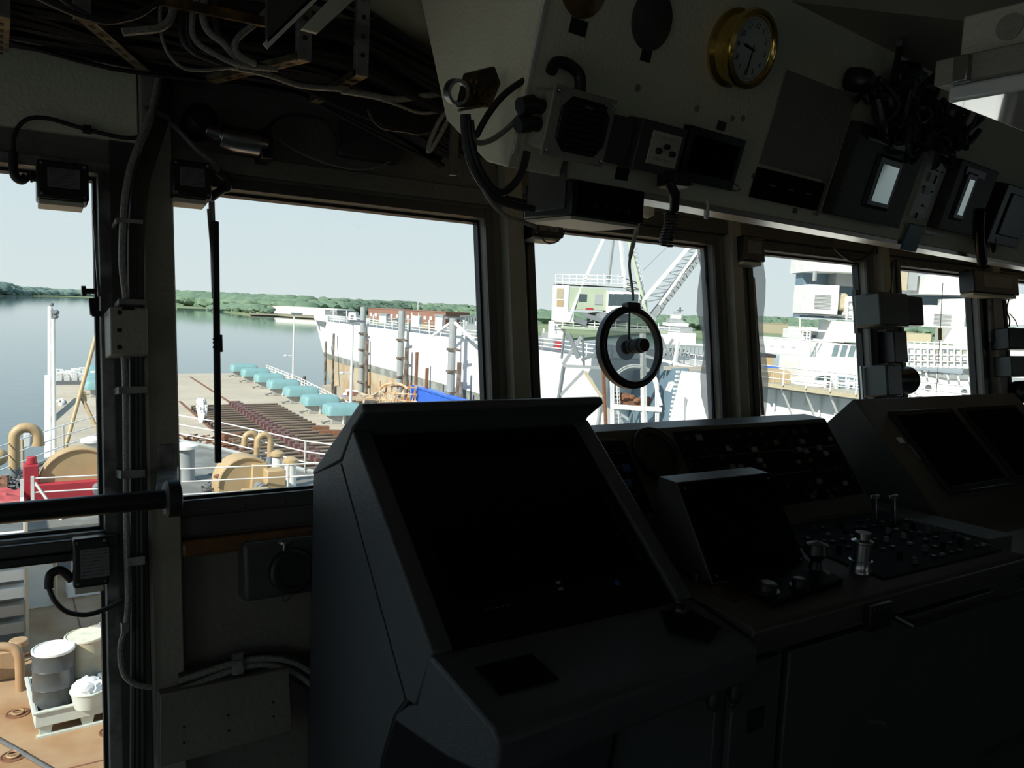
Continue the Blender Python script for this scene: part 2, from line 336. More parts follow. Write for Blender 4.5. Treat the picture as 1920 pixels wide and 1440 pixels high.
def gland(F, a, b, c, da, db, mt, parent, L=.03):
    p = F.P(a, b, c); d = (F.x*da+F.y*db).normalized(); mb = MB()
    mb.tube([p, p+d*L*.35, p+d*L*.36, p+d*L*.6, p+d*L*.61, p+d*L], [.011, .011, .014, .014, .010, .009], 10)
    part('cable_gland', mb, mt, parent); return p+d*L
t, r_ = wiper_box((68, 296, 168, 388), .085, 'black wiper motor box with data plate over the upper pane of the tall window')
g_ = gland(FW, r_[0], vz(1.915), .04, -1, 0, M['rubber'], t, .02)
mb = MB(); mb.tube(spline([g_, FW.W(40, 338, .04), FW.W(28, 330, .04), FW.W(25, 310, .04), FW.W(25, 285, .04)]), .011, 10); part('elbow_connector', mb, M['rubber'], t)
lone('box_cable', MB().tube(spline([FW.W(25, 287, .04), FW.W(28, 250, .04), FW.W(50, 224, .04), FW.W(90, 222, .04), FW.W(160, 242, .035), FW.W(230, 258, .035), FW.W(268, 256, .04)]), .0055, 8), M['cabled'],
     'thin black cable arching over the tall window from the corner box to the pillar', 'cable', 'window box cables')
lone('cable_clip', MB().box(FW, *FW.rect(155, 236, 171, 250, .03), .02, .043), M['rubber'], 'small black clip holding the cable above the tall window', 'clip')
t, r_ = wiper_box((322, 296, 398, 383), .085, 'black wiper motor box in the top left corner of the widest window')
mb = MB(); mb.tube(spline([FW.P(r_[1], vz(1.905), .05), FW.W(418, 355, .05), FW.W(427, 352, .05), FW.W(425, 336, .05), FW.W(410, 322, .05)]), [.012]*25, 10); part('elbow_connector', mb, M['rubber'], t)
lone('box_cable', MB().tube(spline([FW.W(412, 324, .05), FW.W(395, 302, .05), FW.W(370, 282, .05), FW.W(335, 245, .05), FW.W(300, 214, .06)]), .007, 8), M['cable'],
     'grey cable slanting from the corner box of the widest window up to the pillar', 'cable', 'window box cables')
t, r_ = wiper_box((136, 1012, 206, 1108), .085, 'black wiper motor box hanging below the handrail in front of the lower pane', plate=(.2, .2, 1.0, .72))
mb = MB(); mb.tube(spline([FW.P(r_[0], vz(.91), .05), FW.W(115, 1070, .05), FW.W(96, 1076, .05), FW.W(92, 1090, .05), FW.W(92, 1103, .05)]), [.011]*25, 10); part('elbow_connector', mb, M['rubber'], t)
lone('box_cable', MB().tube(spline([FW.W(92, 1102, .05), FW.W(103, 1127, .05), FW.W(125, 1147, .05), FW.W(160, 1153, .05), FW.W(195, 1143, .05), FW.W(232, 1124, .06)]), .0065, 8), M['cabled'],
     'black cable drooping across the lower pane from the box below the handrail', 'cable', 'window box cables')
t, r_ = wiper_box((1000, 404, 1058, 452), .085, 'black wiper motor box left above the round clear view disc')
part('wire_loop', MB().tube(spline([FW.W(1030, 430, .09), FW.W(1017, 440, .09), FW.W(1022, 453, .09), FW.W(1040, 455, .09), FW.W(1055, 442, .09), FW.W(1062, 428, .09)]), .0025, 6), M['cabled'], t)
t, r_ = wiper_box((1393, 440, 1436, 498), .085, 'black wiper motor box at the top of the window right of the clear view disc')
t, r_ = wiper_box((1826, 505, 1912, 560), .1, 'black wiper motor box on the post between the two farthest windows')
# wiper arm
t = thing('window_wiper', 'long black wiper arm hanging down the widest window', 'wiper', FW.W(395, 395, -.02))
p0, p1 = FW.W(392, 392, -.0), FW.W(402, 640, .0)
part('arm', MB().bar(FW.W(396, 366, -.0), FW.W(403, 560, -.0), .016, .008, FW.z).bar(FW.W(390, 392, .005), FW.W(404, 560, .005), .006, .006, FW.z), M['worn'], t)
part('blade', MB().bar(FW.W(404, 415, .012), FW.W(409, 868, .012), .018, .012, FW.z), M['rubber'], t, .003)
k_ = MB().bar(FW.W(411, 628, .02), FW.W(412, 660, .02), .014, .014, FW.z)
for y in (636, 642, 651): k_.cyl(FW.W(405, y, .02), FW.W(399, y, .02), .003, n=8)
part('blade_clip', k_, M['black'], t)
t = thing('window_wiper', 'steel wiper arm behind the plastic sheet at the narrow window post', 'wiper', FW.W(1414, 520, -.1))
part('arm', MB().bar(FW.W(1412, 520, -.02), FW.W(1430, 778, -.02), .015, .008, FW.z), M['galv'], t)
part('arm_strut', MB().bar(FW.W(1398, 560, -.02), FW.W(1413, 660, -.02), .007, .006, FW.z).box(FW, *FW.rect(1409, 650, 1422, 667, 0), -.02, 0), M['worn'], t)
t = thing('window_wiper', 'black wiper arm along the right side of the farthest bright window', 'wiper', FW.W(1845, 565, -.02))
part('arm', MB().bar(FW.W(1843, 560, -.0), FW.W(1853, 742, -.0), .03, .012, FW.z), M['black'], t)
part('slotted_bracket', MB().bar(FW.W(1856, 560, .03), FW.W(1858, 640, .03), .03, .01, FW.z).bar(FW.W(1864, 560, .03), FW.W(1866, 640, .03), .006, .02, FW.z), M['worn'], t)
t = thing('window_latch', 'small black knob latch on the right jamb of the tall window', 'latch', FW.W(170, 545, 0))
part('knob', MB().cyl(FW.W(153, 546, .05), FW.W(161, 546, .05), .014).cyl(FW.W(161, 546, .05), FW.W(182, 546, .05), .007), M['black'], t)
part('hook', MB().bar(FW.W(172, 560, .03), FW.W(175, 590, .03), .02, .015).bar(FW.W(172, 588, .03), FW.W(190, 588, .03), .02, .015), M['black'], t)
lone('wiper_track', MB().bar(FW.W(175, 395, .03), FW.W(186, 556, .03), .006, .01, FW.z), M['worn'], 'thin steel strip beside the top right edge of the tall window', 'strip')

# ------------------------------------------------------------------ cable run on the pillar
def run(pix, c, r, n=8, k=6): return MB().tube(spline([FW.W(x, y, c) for x, y in pix], k), r, n)
lone('pillar_cable', run([(300, 130), (295, 160), (283, 210), (262, 265), (243, 320), (233, 380), (229, 450), (229, 500), (236, 560)], .10, .0085), M['cable'], 'thick grey cable running down the pillar above the junction box', 'cable', 'cables on the pillar')
lone('pillar_cable', run([(232, 668), (235, 740), (236, 860), (237, 1000), (240, 1120), (236, 1170), (226, 1215), (232, 1262), (255, 1283), (284, 1288)], .09, .0075), M['cable'], 'grey cable below the junction box that loops out near the floor', 'cable', 'cables on the pillar')
for k, dx in enumerate((0, 9, 18)):
    lone('pillar_cable', run([(312+dx*.5, 130), (306+dx*.6, 170), (295+dx*.8, 225), (272+dx, 285), (254+dx, 350), (246+dx, 450), (247+dx*.9, 560)], .075, .0095), M['cabled'],
         ['black cable next to the thick grey one on the upper pillar', 'middle black cable on the upper pillar', 'black cable nearest the cream post on the upper pillar'][k], 'cable', 'cables on the pillar')
    lone('pillar_cable', run([(248+dx*.9, 668), (249+dx*.9, 900), (251+dx*.9, 1140), (250+dx, 1440)], .07, .0085), M['cabled'],
         ['black cable next to the grey one on the lower pillar', 'middle black cable on the lower pillar', 'black cable nearest the cream post on the lower pillar'][k], 'cable', 'cables on the pillar')
for k, (x0, x1, y) in enumerate(((217, 268, 414), (222, 273, 566), (222, 276, 731), (226, 272, 889), (240, 272, 1052))):
    a0, a1, b0, b1 = FW.rect(x0, y-6, x1, y+6, .11); b_ = MB().box(FW, a0, a1, b0, b1, .012, .028).box(FW, a0, a0+.006, b0, b1, .028, .112).box(FW, a0, a1, b0, b1, .108, .113)
    lone('hose_clamp', b_, M['worn'], ['steel band clamp on the pillar cables high above the junction box', 'steel band clamp just above the pillar junction box', 'steel band clamp just below the pillar junction box',
         'steel band clamp on the pillar cables above the handrail', 'steel band clamp on the pillar cables below the handrail'][k], 'clamp', 'band clamps on the pillar', .001)
lone('hose_clamp', MB().box(FW, *FW.rect(228, 1170, 243, 1186, .1), .075, .1), M['steel'], 'bright clamp on the thin grey cable near the floor', 'clamp', 'band clamps on the pillar', .001)
lone('cable_tie', MB().bar(FW.W(274, 202, .1), FW.W(318, 222, .1), .014, .004, FW.z).bar(FW.W(274, 202, .1), FW.W(274, 202, .01), .012, .004, FW.y), M['frame'], 'dark strap holding the cables at the top of the pillar', 'strap')
t = thing('junction_box', 'beige junction box on the pillar with three holes down its left side', 'junction box', FW.W(243, 619, 0))
a0, a1, b0, b1 = FW.rect(206, 575, 278, 665, .14)
part('box', MB().box(FW, a0, a1, b0, b1, .012, .14), M['creamd'], t, .003)
for y in (586, 619, 651): x_, y_ = FW.hit(224, y, .14); part('hole', MB().lathe(FW.at(x_, y_, .14), [(.006, 0), (.006, .0015), (.003, .0015)], 12), M['black'], t)
x_, y_ = FW.hit(240, 577, .14); part('top_slot', MB().box(FW, x_-.014, x_+.014, y_-.006, y_+.004, .14, .143), M['black'], t)

# ------------------------------------------------------------------ low wall equipment
t = thing('heater_valve_box', 'black ribbed wall box with small silver hand wheel under the widest window', 'wall box', FW.W(530, 1055, 0))
a0, a1, b0, b1 = FW.rect(458, 1020, 640, 1103, .09)
part('back_box', MB().box(FW, a0, a1, b0, b1, 0, .08), M['frame'], t, .012)
x_, y_ = FW.hit(536, 1068, .09); part('cover', MB().lathe(FW.at((a0+a1)/2-.01, (b0+b1)/2-.01, 0), [(.062, .07), (.062, .105), (.055, .112), (.045, .112), (.042, .106), (.0, .106)], 32), M['rubber'], t)
x_, y_ = FW.hit(533, 1030, .08); FV = Fr(FW.P(x_, y_, .08), (1, 0, 0), (0, 1, 0))
hw = MB().cyl(FV.P(0, 0, -.04), FV.P(0, 0, .02), .006).ring(FV, .014, .021, .02, .026, 18)
for k in range(3): hw.bar(FV.P(.018*cos(k*2.1), .018*sin(k*2.1), .023), FV.P(-.018*cos(k*2.1), -.018*sin(k*2.1), .023), .004, .004)
part('hand_wheel', hw, M['steel'], t)
part('wire', MB().tube(spline([FW.W(556, 1100, .05), FW.W(548, 1115, .05), FW.W(535, 1128, .05), FW.W(530, 1118, .05), FW.W(540, 1106, .05)]), .0015, 5), M['cabled'], t)
for k in range(5):
    lone('floor_cable', run([(335, 1268+k*9), (380, 1254+k*8), (445, 1236+k*6), (500, 1228+k*6), (560, 1236+k*10), (620, 1275+k*14)], .06+.01*(k % 2), .0085), M['cable'] if k % 2 else M['cabled'],
         ['topmost', 'second from the top', 'middle', 'fourth from the top', 'lowest'][k]+' of the five cables arching over the low trunking box', 'cable', 'cables above the trunking box')
lone('cable_clamp', MB().box(FW, *FW.rect(436, 1226, 456, 1262, .08), .07, .085).box(FW, *FW.rect(440, 1240, 452, 1247, .09), .085, .09), M['worn'], 'small clamp with bright screw on the cables over the trunking box', 'clamp')
t = thing('trunking_box', 'wide beige trunking box low on the wall left of the radar console', 'trunking', FW.W(430, 1330, 0))
FT = Fr(FW.P(0, 0, .1), FW.x, FW.y)
q = [FT.hit(*p) for p in ((300, 1303), (542, 1252), (548, 1372), (300, 1440))]
part('cover', MB().prism(FT, q, -.1, 0), M['wall'], t, .003)
for p in ((428, 1341), (429, 1370), (512, 1317), (513, 1343), (345, 1363), (345, 1392)): x_, y_ = FT.hit(*p); part('screw', MB().lathe(FT.at(x_, y_), [(.0035, 0), (.0035, .002), (.001, .002)], 10), M['black'], t)
# plastic film hanging in the window corner by the crane
film = MB(); rows = []
for j in range(9):
    y = 462+j*(785-462)/8
    for i in range(6):
        x0 = 1306+j*1.8+6*sin(j*1.7); x1 = 1337+j*2.3; x = x0+(x1-x0)*i/5; film.v.append(FW.W(x, y, -.035+.006*sin(i*2.1+j*.8)))
for j in range(8):
    for i in range(5): a_ = j*6+i; film.f.append([a_, a_+1, a_+7, a_+6])
lone('plastic_film', film, PLAST, 'crinkled translucent plastic film down the right side of the clear view window', 'plastic film')
film2 = MB()
for j in range(9):
    y = 488+j*(780-488)/8
    for i in range(5):
        x0 = 1392+j*1.5; x1 = 1431+j*1.0+4*sin(j*1.3); x = x0+(x1-x0)*i/4; film2.v.append(FW.W(x, y, -.03+.008*sin(i*2.4+j)))
for j in range(8):
    for i in range(4): a_ = j*5+i; film2.f.append([a_, a_+1, a_+6, a_+5])
lone('plastic_film', film2, PLAST, 'grimy plastic strip at the left edge of the narrow window', 'plastic film')

# ------------------------------------------------------------------ clear view screen
x_, y_ = FW.hit(1186, 651, 0); F = FW.at(x_, y_, 0)
t = thing('clear_view_screen', 'round clear view screen with black rim in the window showing the crane', 'clear view screen', F.P(0, 0))
part('rim', MB().ring(F, .141, .163, -.03, .0, 64).ring(F, .135, .150, -.02, .012, 64), M['black'], t, .003)
part('spinning_disc', MB().ring(F, .004, .146, -.022, -.018, 48), SPIN, t)
part('hub_plate', MB().lathe(F.at(-.022, 0, 0), [(.046, -.02), (.05, -.014), (.03, -.01)], 32), PLAST, t)
hb = MB().lathe(F.at(-.022, 0, 0), [(.026, -.015), (.026, .0), (.023, .002), (.023, .012), (.026, .013), (.026, .03), (.0235, .031), (.0235, .04), (.029, .045), (.029, .075), (.026, .078), (.025, .095), (.0, .096)], 32)
part('motor', hb, M['black'], t, .001)
part('arm', MB().bar(F.P(-.018, .02, .0), F.P(-.006, .15, .0), .005, .006, F.z), M['black'], t)
part('top_clamp', MB().box(F, -.03, .035, .148, .174, -.02, .022), M['rubber'], t, .006)
part('power_cable', MB().tube(spline([F.P(.0, .18, .015), FW.W(1186, 545, .02), FW.W(1181, 510, .02), FW.W(1181, 485, .03), FW.W(1190, 445, .05), FW.W(1196, 420, .08), FW.W(1202, 392, .1)]), [.0055]*19+[.0085]*12+[.0075]*6, 8), M['cable'], t)
# ================================================================== OVERHEAD INSTRUMENT CONSOLE
nn = V((.112, -.994, 0)); FP = Fr((1.27, 1.58, 1.96), (2.3, .26, 0), tuple(nn*.27+V((0, 0, 1))))
t = thing('overhead_console', 'long cream overhead console above the windows carrying the clock and instruments', 'overhead console', FP.P(.5, 0))
LE = -.305
prof = [(0, 0), (0, .86), (-.55, .86), (-.50, .35), (-.28, .07), (-.085, 0)]   # (c, b)
def side(a): return [FP.P(a, b, c) for c, b in prof]
mb = MB(); n_ = len(prof); A, B = side(LE), side(4.6); mb.add(A+B, [list(range(n_)), list(range(n_, 2*n_))[::-1]]+[(i, (i+1) % n_, (i+1) % n_+n_, i+n_) for i in range(n_)])
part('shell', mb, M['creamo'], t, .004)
part('bottom_lip', MB().box(Fr(FP.P(0, 0, 0), tuple(FP.x), tuple(-nn)), -.14, 3.4, -.006, .085, -.016, .0), M['alu'], t, .0015)
part('corner_seam', MB().box(FP, LE+.004, LE+.012, .03, .84, 0, .004), M['white'], t)
def prect(x0, y0, x1, y1, c=0): return FP.rect(x0, y0, x1, y1, c)
def pbox(cx, cy, w, h):  # centre pixel, size in metres
    a, b = FP.hit(cx, cy); return a-w/2, a+w/2, b-h/2, b+h/2
for p in ((1195, 165), (1306, 204), (1372, 222), (1392, 222), (1412, 330), (1408, 357)):
    a, b = FP.hit(*p); part('rivet', MB().lathe(FP.at(a, b), [(.009, 0), (.009, .002), (.006, .003), (.003, .003)], 14), M['creamd'], t)
# blank discs and their name plates
for (x, y, r, ll) in ((1095, -27, .066, 'dark round cover plate cut by the top of the photo'), (1222, 38, .067, 'larger grey round cover plate right of the cut off one')):
    a, b = FP.hit(x, y); lone('cover_disc', MB().lathe(FP.at(a, b), [(r, 0), (r, .003), (r-.003, .005)], 40), M['frame'] if x > 1100 else M['copper'], ll, 'cover plate', 'round blank covers')
for (x, y, w_, h_, ll) in ((1084, 51, .05, .032, 'wide black name plate under the cut off round cover'), (1211, 103, .034, .03, 'small black name plate under the grey round cover'), (1352, 236, .036, .024, 'small black name plate above the dark square instrument'),
                      (1166, 326, .045, .03, 'black name plate under the gap left of the test meter'), (1490, 395, .02, .015, 'tiny black name plate under the row of indicators')):
    lone('name_plate', MB().box(FP, *pbox(x, y, w_, h_), 0, .002), M['black'], ll, 'name plate', 'black name plates on the overhead console')
# clock
a, b = FP.hit(1370, 90); F = FP.at(a, b); r = .09
t = thing('ship_clock', 'round brass ship clock with white dial on the overhead console', 'clock', F.P(0, 0))
part('case', MB().lathe(F, [(r*1.02, 0), (r*1.06, .004), (r*1.06, .012), (r*.93, .02), (r*.9, .042), (r*.96, .049), (r*1.06, .057), (r*1.08, .065), (r*1.04, .075), (r*.93, .079), (r*.88, .075), (r*.86, .067), (r*.8, .065), (.001, .065)], 56), M['brass'], t)
part('dial', MB().lathe(F, [(r*.86, .0655), (r*.86, .0665)], 48), M['white'], t)
Fd = F.at(0, 0, .0667); tk = MB()
for k in range(60):
    an = k*pi/30; q = Fr(Fd.o, Fd.x*cos(an)+Fd.y*sin(an), Fd.y*cos(an)-Fd.x*sin(an)); tk.box(q, r*(.76 if k % 5 else .73), r*.8, -.0006, .0006, 0, .0004)
part('minute_marks', tk, M['black'], t)
for k in range(1, 13):
    an = pi/2-k*pi/6; text('numeral', str(k), Fd.at(r*.62*cos(an), r*.62*sin(an)), .019, M['black'], t, .0004)
def hand(an, L, w_, c, nm):
    q = Fr(Fd.P(0, 0, c), Fd.x*cos(an)+Fd.y*sin(an), Fd.y*cos(an)-Fd.x*sin(an)); part(nm, MB().prism(q, [(-.012, -w_*.5), (L*.75, -w_), (L, 0), (L*.75, w_), (-.012, w_*.5)], 0, .001), M['black'], t)
hand(radians(172), r*.45, .004, .002, 'hour_hand'); hand(radians(-90), r*.72, .0028, .004, 'minute_hand')
part('glass', MB().lathe(F, [(r*.84, .074), (r*.84, .0745)], 40), PANE, t)
# loudspeaker with octagonal front
a0, a1, b0, b1 = -.288, -.098, .042, .19; H = .075
t = thing('loudspeaker_box', 'grey square loudspeaker box with black octagonal front at the left end of the overhead console', 'loudspeaker', FP.P((a0+a1)/2, b0))
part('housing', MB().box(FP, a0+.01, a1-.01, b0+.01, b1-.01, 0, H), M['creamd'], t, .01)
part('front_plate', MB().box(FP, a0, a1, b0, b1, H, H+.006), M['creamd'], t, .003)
cx, cy, hw_, hh = (a0+a1)/2+.006, (b0+b1)/2+.001, .072, .058; k_ = .026
oct_ = [(cx-hw_+k_, cy-hh), (cx+hw_-k_, cy-hh), (cx+hw_, cy-hh+k_), (cx+hw_, cy+hh-k_), (cx+hw_-k_, cy+hh), (cx-hw_+k_, cy+hh), (cx-hw_, cy+hh-k_), (cx-hw_, cy-hh+k_)]
g = part('grille', MB().prism(FP, oct_, H+.004, H+.012), M['black'], t, .002)
sl_ = MB()
for k in range(9): sl_.box(FP, cx-.055, cx+.055, cy-.05+k*.0125, cy-.046+k*.0125, H+.012, H+.014)
part('slat', sl_, M['panel'], g)
part('badge', MB().box(FP, cx-.012, cx+.012, cy+.04, cy+.045, H+.014, H+.015), M['label'], t)
each('screw', [MB().lathe(FP.at(x, y, H+.006), [(.005, 0), (.005, .003), (.002, .004)], 12) for x in (a0+.012, a1-.012) for y in (b0+.012, b1-.012)], M['steel'], t)
for (bb, L) in ((b1-.05, .05), (b0+.06, .045)): part('cable_gland', MB().tube([FP.P(a0+.01, bb, .04), FP.P(a0-.015, bb, .04), FP.P(a0-.016, bb, .04), FP.P(a0-L, bb-.01, .04)], [.016, .016, .021, .018], 12), M['rubber'], t)
gb = MB().tube(spline([FP.P(-.265, .215, .03), FP.P(-.25, .235, .02), FP.P(-.22, .24, .02), FP.P(-.185, .225, .03), FP.P(-.18, .19, .04)]), .013, 10); part('elbow_connector', gb, M['rubber'], t)
Fv = Fr(FP.P(-.28, 0, 0), (1, 0, 0), (0, 0, 1))
def frun(pix, c, r, n=8): return MB().tube(spline([Fv.W(x, y, c) for x, y in pix]), r, n)
for pix, r_, mm, ll in (([(1022, 140), (985, 150), (945, 178), (915, 215), (893, 255)], .0075, 'cabled', 'black cable from the top of the octagonal loudspeaker down to the left'),
        ([(980, 210), (955, 238), (920, 263), (893, 266), (880, 240)], .006, 'cable', 'grey sheened cable looping left from the middle of the loudspeaker'),
        ([(988, 285), (975, 330), (945, 360), (920, 350), (895, 310), (880, 260), (875, 215)], .009, 'cabled', 'thick black cable looping under the loudspeaker'),
        ([(870, 215), (875, 275), (892, 325), (925, 368), (965, 385), (1000, 392)], .009, 'cabled', 'outer thick black cable hanging to the radio set'),
        ([(882, 225), (890, 290), (910, 335), (940, 368), (985, 380)], .008, 'cabled', 'inner thick black cable hanging to the radio set'),
        ([(900, 340), (918, 375), (945, 402), (985, 418), (1005, 425)], .005, 'cable', 'thin grey cable sagging below the radio set cables')):
    lone('instrument_cable', frun(pix, .02 if 'inner' in ll else .04, r_), M[mm], ll, 'cable', 'cables at the left end of the overhead console')
# junction card at the left end
Fj = Fr(FP.P(LE-.045, .12, -.07), FP.x, FP.y); t = thing('terminal_board', 'small brown terminal board with a bright copper edge beside the overhead console', 'terminal board', Fj.o)
a, b = Fj.hit(900, 165)
part('board', MB().prism(Fj, [(a-.055, b-.05), (a+.03, b-.035), (a+.045, b+.02), (a+.02, b+.05), (a-.05, b+.02)], 0, .012), M['copper'], t, .002)
part('edge_strip', MB().bar(Fj.P(a-.05, b-.055, .01), Fj.P(a+.025, b-.03, .01), .012, .006), M['galv'], t)
part('ring', MB().ring(Fj.at(a-.065, b-.02), .02, .027, 0, .02, 20), M['steel'], t)
cp = MB()
for k in range(12): cp.box(Fj, a-.045+.014*(k % 5), a-.039+.014*(k % 5), b-.035+.02*(k//5), b-.028+.02*(k//5), .012, .022)
part('terminals', cp, M['brass'], t)
# dark box and switch box
t = thing('test_meter_box', 'small grey instrument box with white face plate and three black knobs', 'instrument', FP.P(.12, .05))
a0, a1, b0, b1 = FP.rect(1193, 228, 1280, 322, .05); a0, a1, b0, b1 = .025, .19, .052, .172
part('housing', MB().box(FP, a0, a1, b0, b1, 0, .055), M['frame'], t, .003)
x0, x1, y0, y1 = .066, .174, .074, .152
pl = part('face_plate', MB().box(FP, x0, x1, y0, y1, .055, .057), M['cream'], t)
for (u_, v_, r_) in ((.28, .42, .008), (.52, .6, .007), (.75, .42, .008)): part('knob', MB().lathe(FP.at(x0+(x1-x0)*u_, y0+(y1-y0)*v_, .057), [(r_, 0), (r_*.9, .01), (r_*.8, .011)], 16), M['black'], t)
ln = MB()
for q in (.15, .2, .8, .86): ln.box(FP, x0+.015, x1-.015, y0+(y1-y0)*q, y0+(y1-y0)*q+.0008, .057, .0573)
part('print_lines', ln, M['black'], pl)
lone('relay_box', MB().box(FP, -.06, .022, .055, .165, 0, .035), M['frame'], 'plain dark box between the octagonal loudspeaker and the test meter', 'instrument box', bevel=.003)
t = thing('square_indicator', 'black square indicator unit with screws right of the test meter', 'instrument', FP.P(.3, .05))
a0, a1, b0, b1 = .232, .465, .05, .188
part('housing', MB().box(FP, a0, a1, b0, b1, 0, .03), M['black'], t, .002)
part('display', MB().box(FP, a0+.02, a1-.02, b0+.025, b1-.02, .03, .032), M['screen'], t)
part('wires', MB().tube(spline([FP.P(a1-.02, .05, .03), FP.P(a1+.03, .055, .03), FP.P(a1+.035, .065, .02), FP.P(a1+.01, .07, .02)]), .002, 5), M['steel'], t)
# blank plate
Q = [FP.hit(*p) for p in ((1405, 320), (1470, 133), (1645, 190), (1585, 365))]; q4 = [(.585, .14), (.585, .398), (.975, .4), (.975, .14)]
t = thing('blank_plate', 'large flat blank plate screwed to the overhead console right of the clock', 'cover plate', FP.P(.8, .12))
part('plate', MB().prism(FP, q4, 0, .004), M['creamd'], t, .001)
each('screw', [MB().lathe(FP.at(x, y, .004), [(.005, 0), (.005, .003)], 12) for (x, y) in ((.597, .15), (.963, .15), (.597, .386))], M['steel'], t)
t = thing('indicator_row', 'long dark indicator strip with three meters under the blank plate', 'instrument', FP.P(.8, .03))
part('housing', MB().box(FP, .585, .93, .044, .13, 0, .02), M['panel'], t, .002)
for k in range(3): part('meter_scale', MB().box(FP, .64+k*.1, .675+k*.1, .086, .09, .02, .021), M['label'], t)
part('end_bracket', MB().box(FP, .935, .96, .03, .14, 0, .012), M['creamd'], t, .002)
# chart recorder with bright slot
def recorder(a0, a1, b0, b1, H, slot, ll, tiltplate):
    t = thing('display_unit', ll, 'display', FP.P((a0+a1)/2, b0), 'dark display units with reflecting screens')
    part('housing', MB().box(FP, a0, a1, b0, b1, 0, H), M['dframe'], t, .004)
    s0, s1, r0_, r1_ = slot
    part('bezel', MB().box(FP, s0-.03, s1+.03, r0_-.025, r1_+.03, H, H+.01, .01, .01), M['black'], t, .002)
    # glossy screen, tilted down inside the bezel
    part('screen', MB().box(FP, s0, s1, r0_, r1_, H+.01, H+.012), M['mirror'], t)
    part('top_strip', MB().box(FP, a0+.05, a1-.12, b1-.045, b1-.02, H, H+.006), M['black'], t)
M['mirror'] = mat('glossy display glass', (.35, .38, .36), .06, .9, var=.02)
recorder(.985, 1.435, .042, .332, .045, (1.165, 1.275, .112, .232), 'large dark display unit with bright reflecting screen on the overhead console', 0)
recorder(1.725, 2.07, .07, .33, .045, (1.815, 1.86, .137, .27), 'dark display unit with narrow screen at the far end of the overhead console', 0)
t = thing('switch_panel', 'pale vertical switch panel with dark fittings between the two display units', 'switch panel', FP.P(1.64, .08))
part('plate', MB().box(FP, 1.545, 1.7, .093, .33, 0, .012), M['white'], t, .002)
for (u_, v_, w2, h2, mm) in ((1.59, .31, .016, .016, 'black'), (1.70, .31, .018, .018, 'black'), (1.63, .285, .03, .006, 'black'), (1.605, .265, .006, .006, 'black'), (1.645, .265, .006, .006, 'black'), (1.685, .265, .006, .006, 'black'), (1.60, .225, .04, .03, 'sil'), (1.655, .222, .014, .03, 'black'),
          (1.60, .18, .045, .028, 'sil'), (1.59, .2, .006, .006, 'black'), (1.66, .19, .006, .006, 'black'), (1.63, .135, .04, .007, 'black'), (1.61, .09, .04, .02, 'black')):
    part('switch', MB().box(FP, u_-.022, u_+w2-.022, v_, v_+h2, .012, .02), M[mm], t)
lone('teal_tag', MB().box(FP, 1.555, 1.68, -.03, .07, .013, .02), M['teal'], 'teal tag hanging over the console lip below the pale switch panel', 'tag', bevel=.003)
lone('cable_hook', MB().box(FP, 1.72, 1.84, .045, .057, 0, .03), M['white'], 'pale bracket under the far display unit', 'bracket', bevel=.002)
lone('intercom_box', MB().box(FP, 2.16, 2.5, .06, .3, 0, .06).box(FP, 2.22, 2.45, .1, .27, .06, .068), M['black'], 'black box at the right edge of the overhead console', 'instrument', bevel=.004)
# handset with cord
t = thing('handset', 'black telephone handset hanging under the overhead console with a coiled cord', 'handset', FP.P(.14, 0, .03))
Fh = Fr(FP.P(0, 0, .06), (1, 0, 0), (0, 0, 1)); a, b = Fh.hit(1262, 345)
part('cradle', MB().box(Fh, a-.03, a+.045, b-.01, b+.03, -.03, .03, .008, .004), M['black'], t, .004)
part('grip', MB().tube([Fh.P(a-.035, b, .02), Fh.P(a-.01, b-.03, .02), Fh.P(a+.01, b-.06, .0), Fh.P(a+.012, b-.08, -.01)], [.012, .014, .012, .010], 12), M['black'], t, .002)
co = [Fh.P(a-.005+.018*cos(i*.9)+.006*sin(i*.07), b-.07-.0011*i, .0+.014*sin(i*.9)) for i in range(80)]
part('coiled_cord', MB().tube(co, .0032, 6), M['cabled'], t)
# radio set under the left end
t = thing('radio_set', 'black radio set hanging under the left end of the overhead console', 'radio', atz(1060, 380, 1.9))
Fr_ = Fr(atz(985, 425, 1.865), (1, .08, 0), (0, 1, 0)); pz = [Fr_.hit(*p) for p in ((985, 423), (1055, 432), (1150, 408), (1075, 398))]
a0, a1 = -.03, .2; Fr_ = Fr(V((1.13, 1.50, 1.865)), (1, .08, 0), (0, 1, 0))
part('housing', MB().box(Fr_, 0, .235, .02, .2, .004, .088), M['black'], t, .006)
part('base_plate', MB().box(Fr_, .004, .231, .024, .196, -.004, .004), M['cream'], t, .001)
part('front_panel', MB().box(Fr_, .006, .229, .008, .02, .006, .084), M['panel'], t, .003)
for k in range(4): part('knob', MB().lathe(Fr(Fr_.P(.06+k*.035, .008, .03), Fr_.x, Fr_.z), [(.007, 0), (.006, .012)], 12), M['black'], t)
part('bracket', MB().box(Fr_, -.004, .0, .04, .18, .02, .13), M['frame'], t, .002)
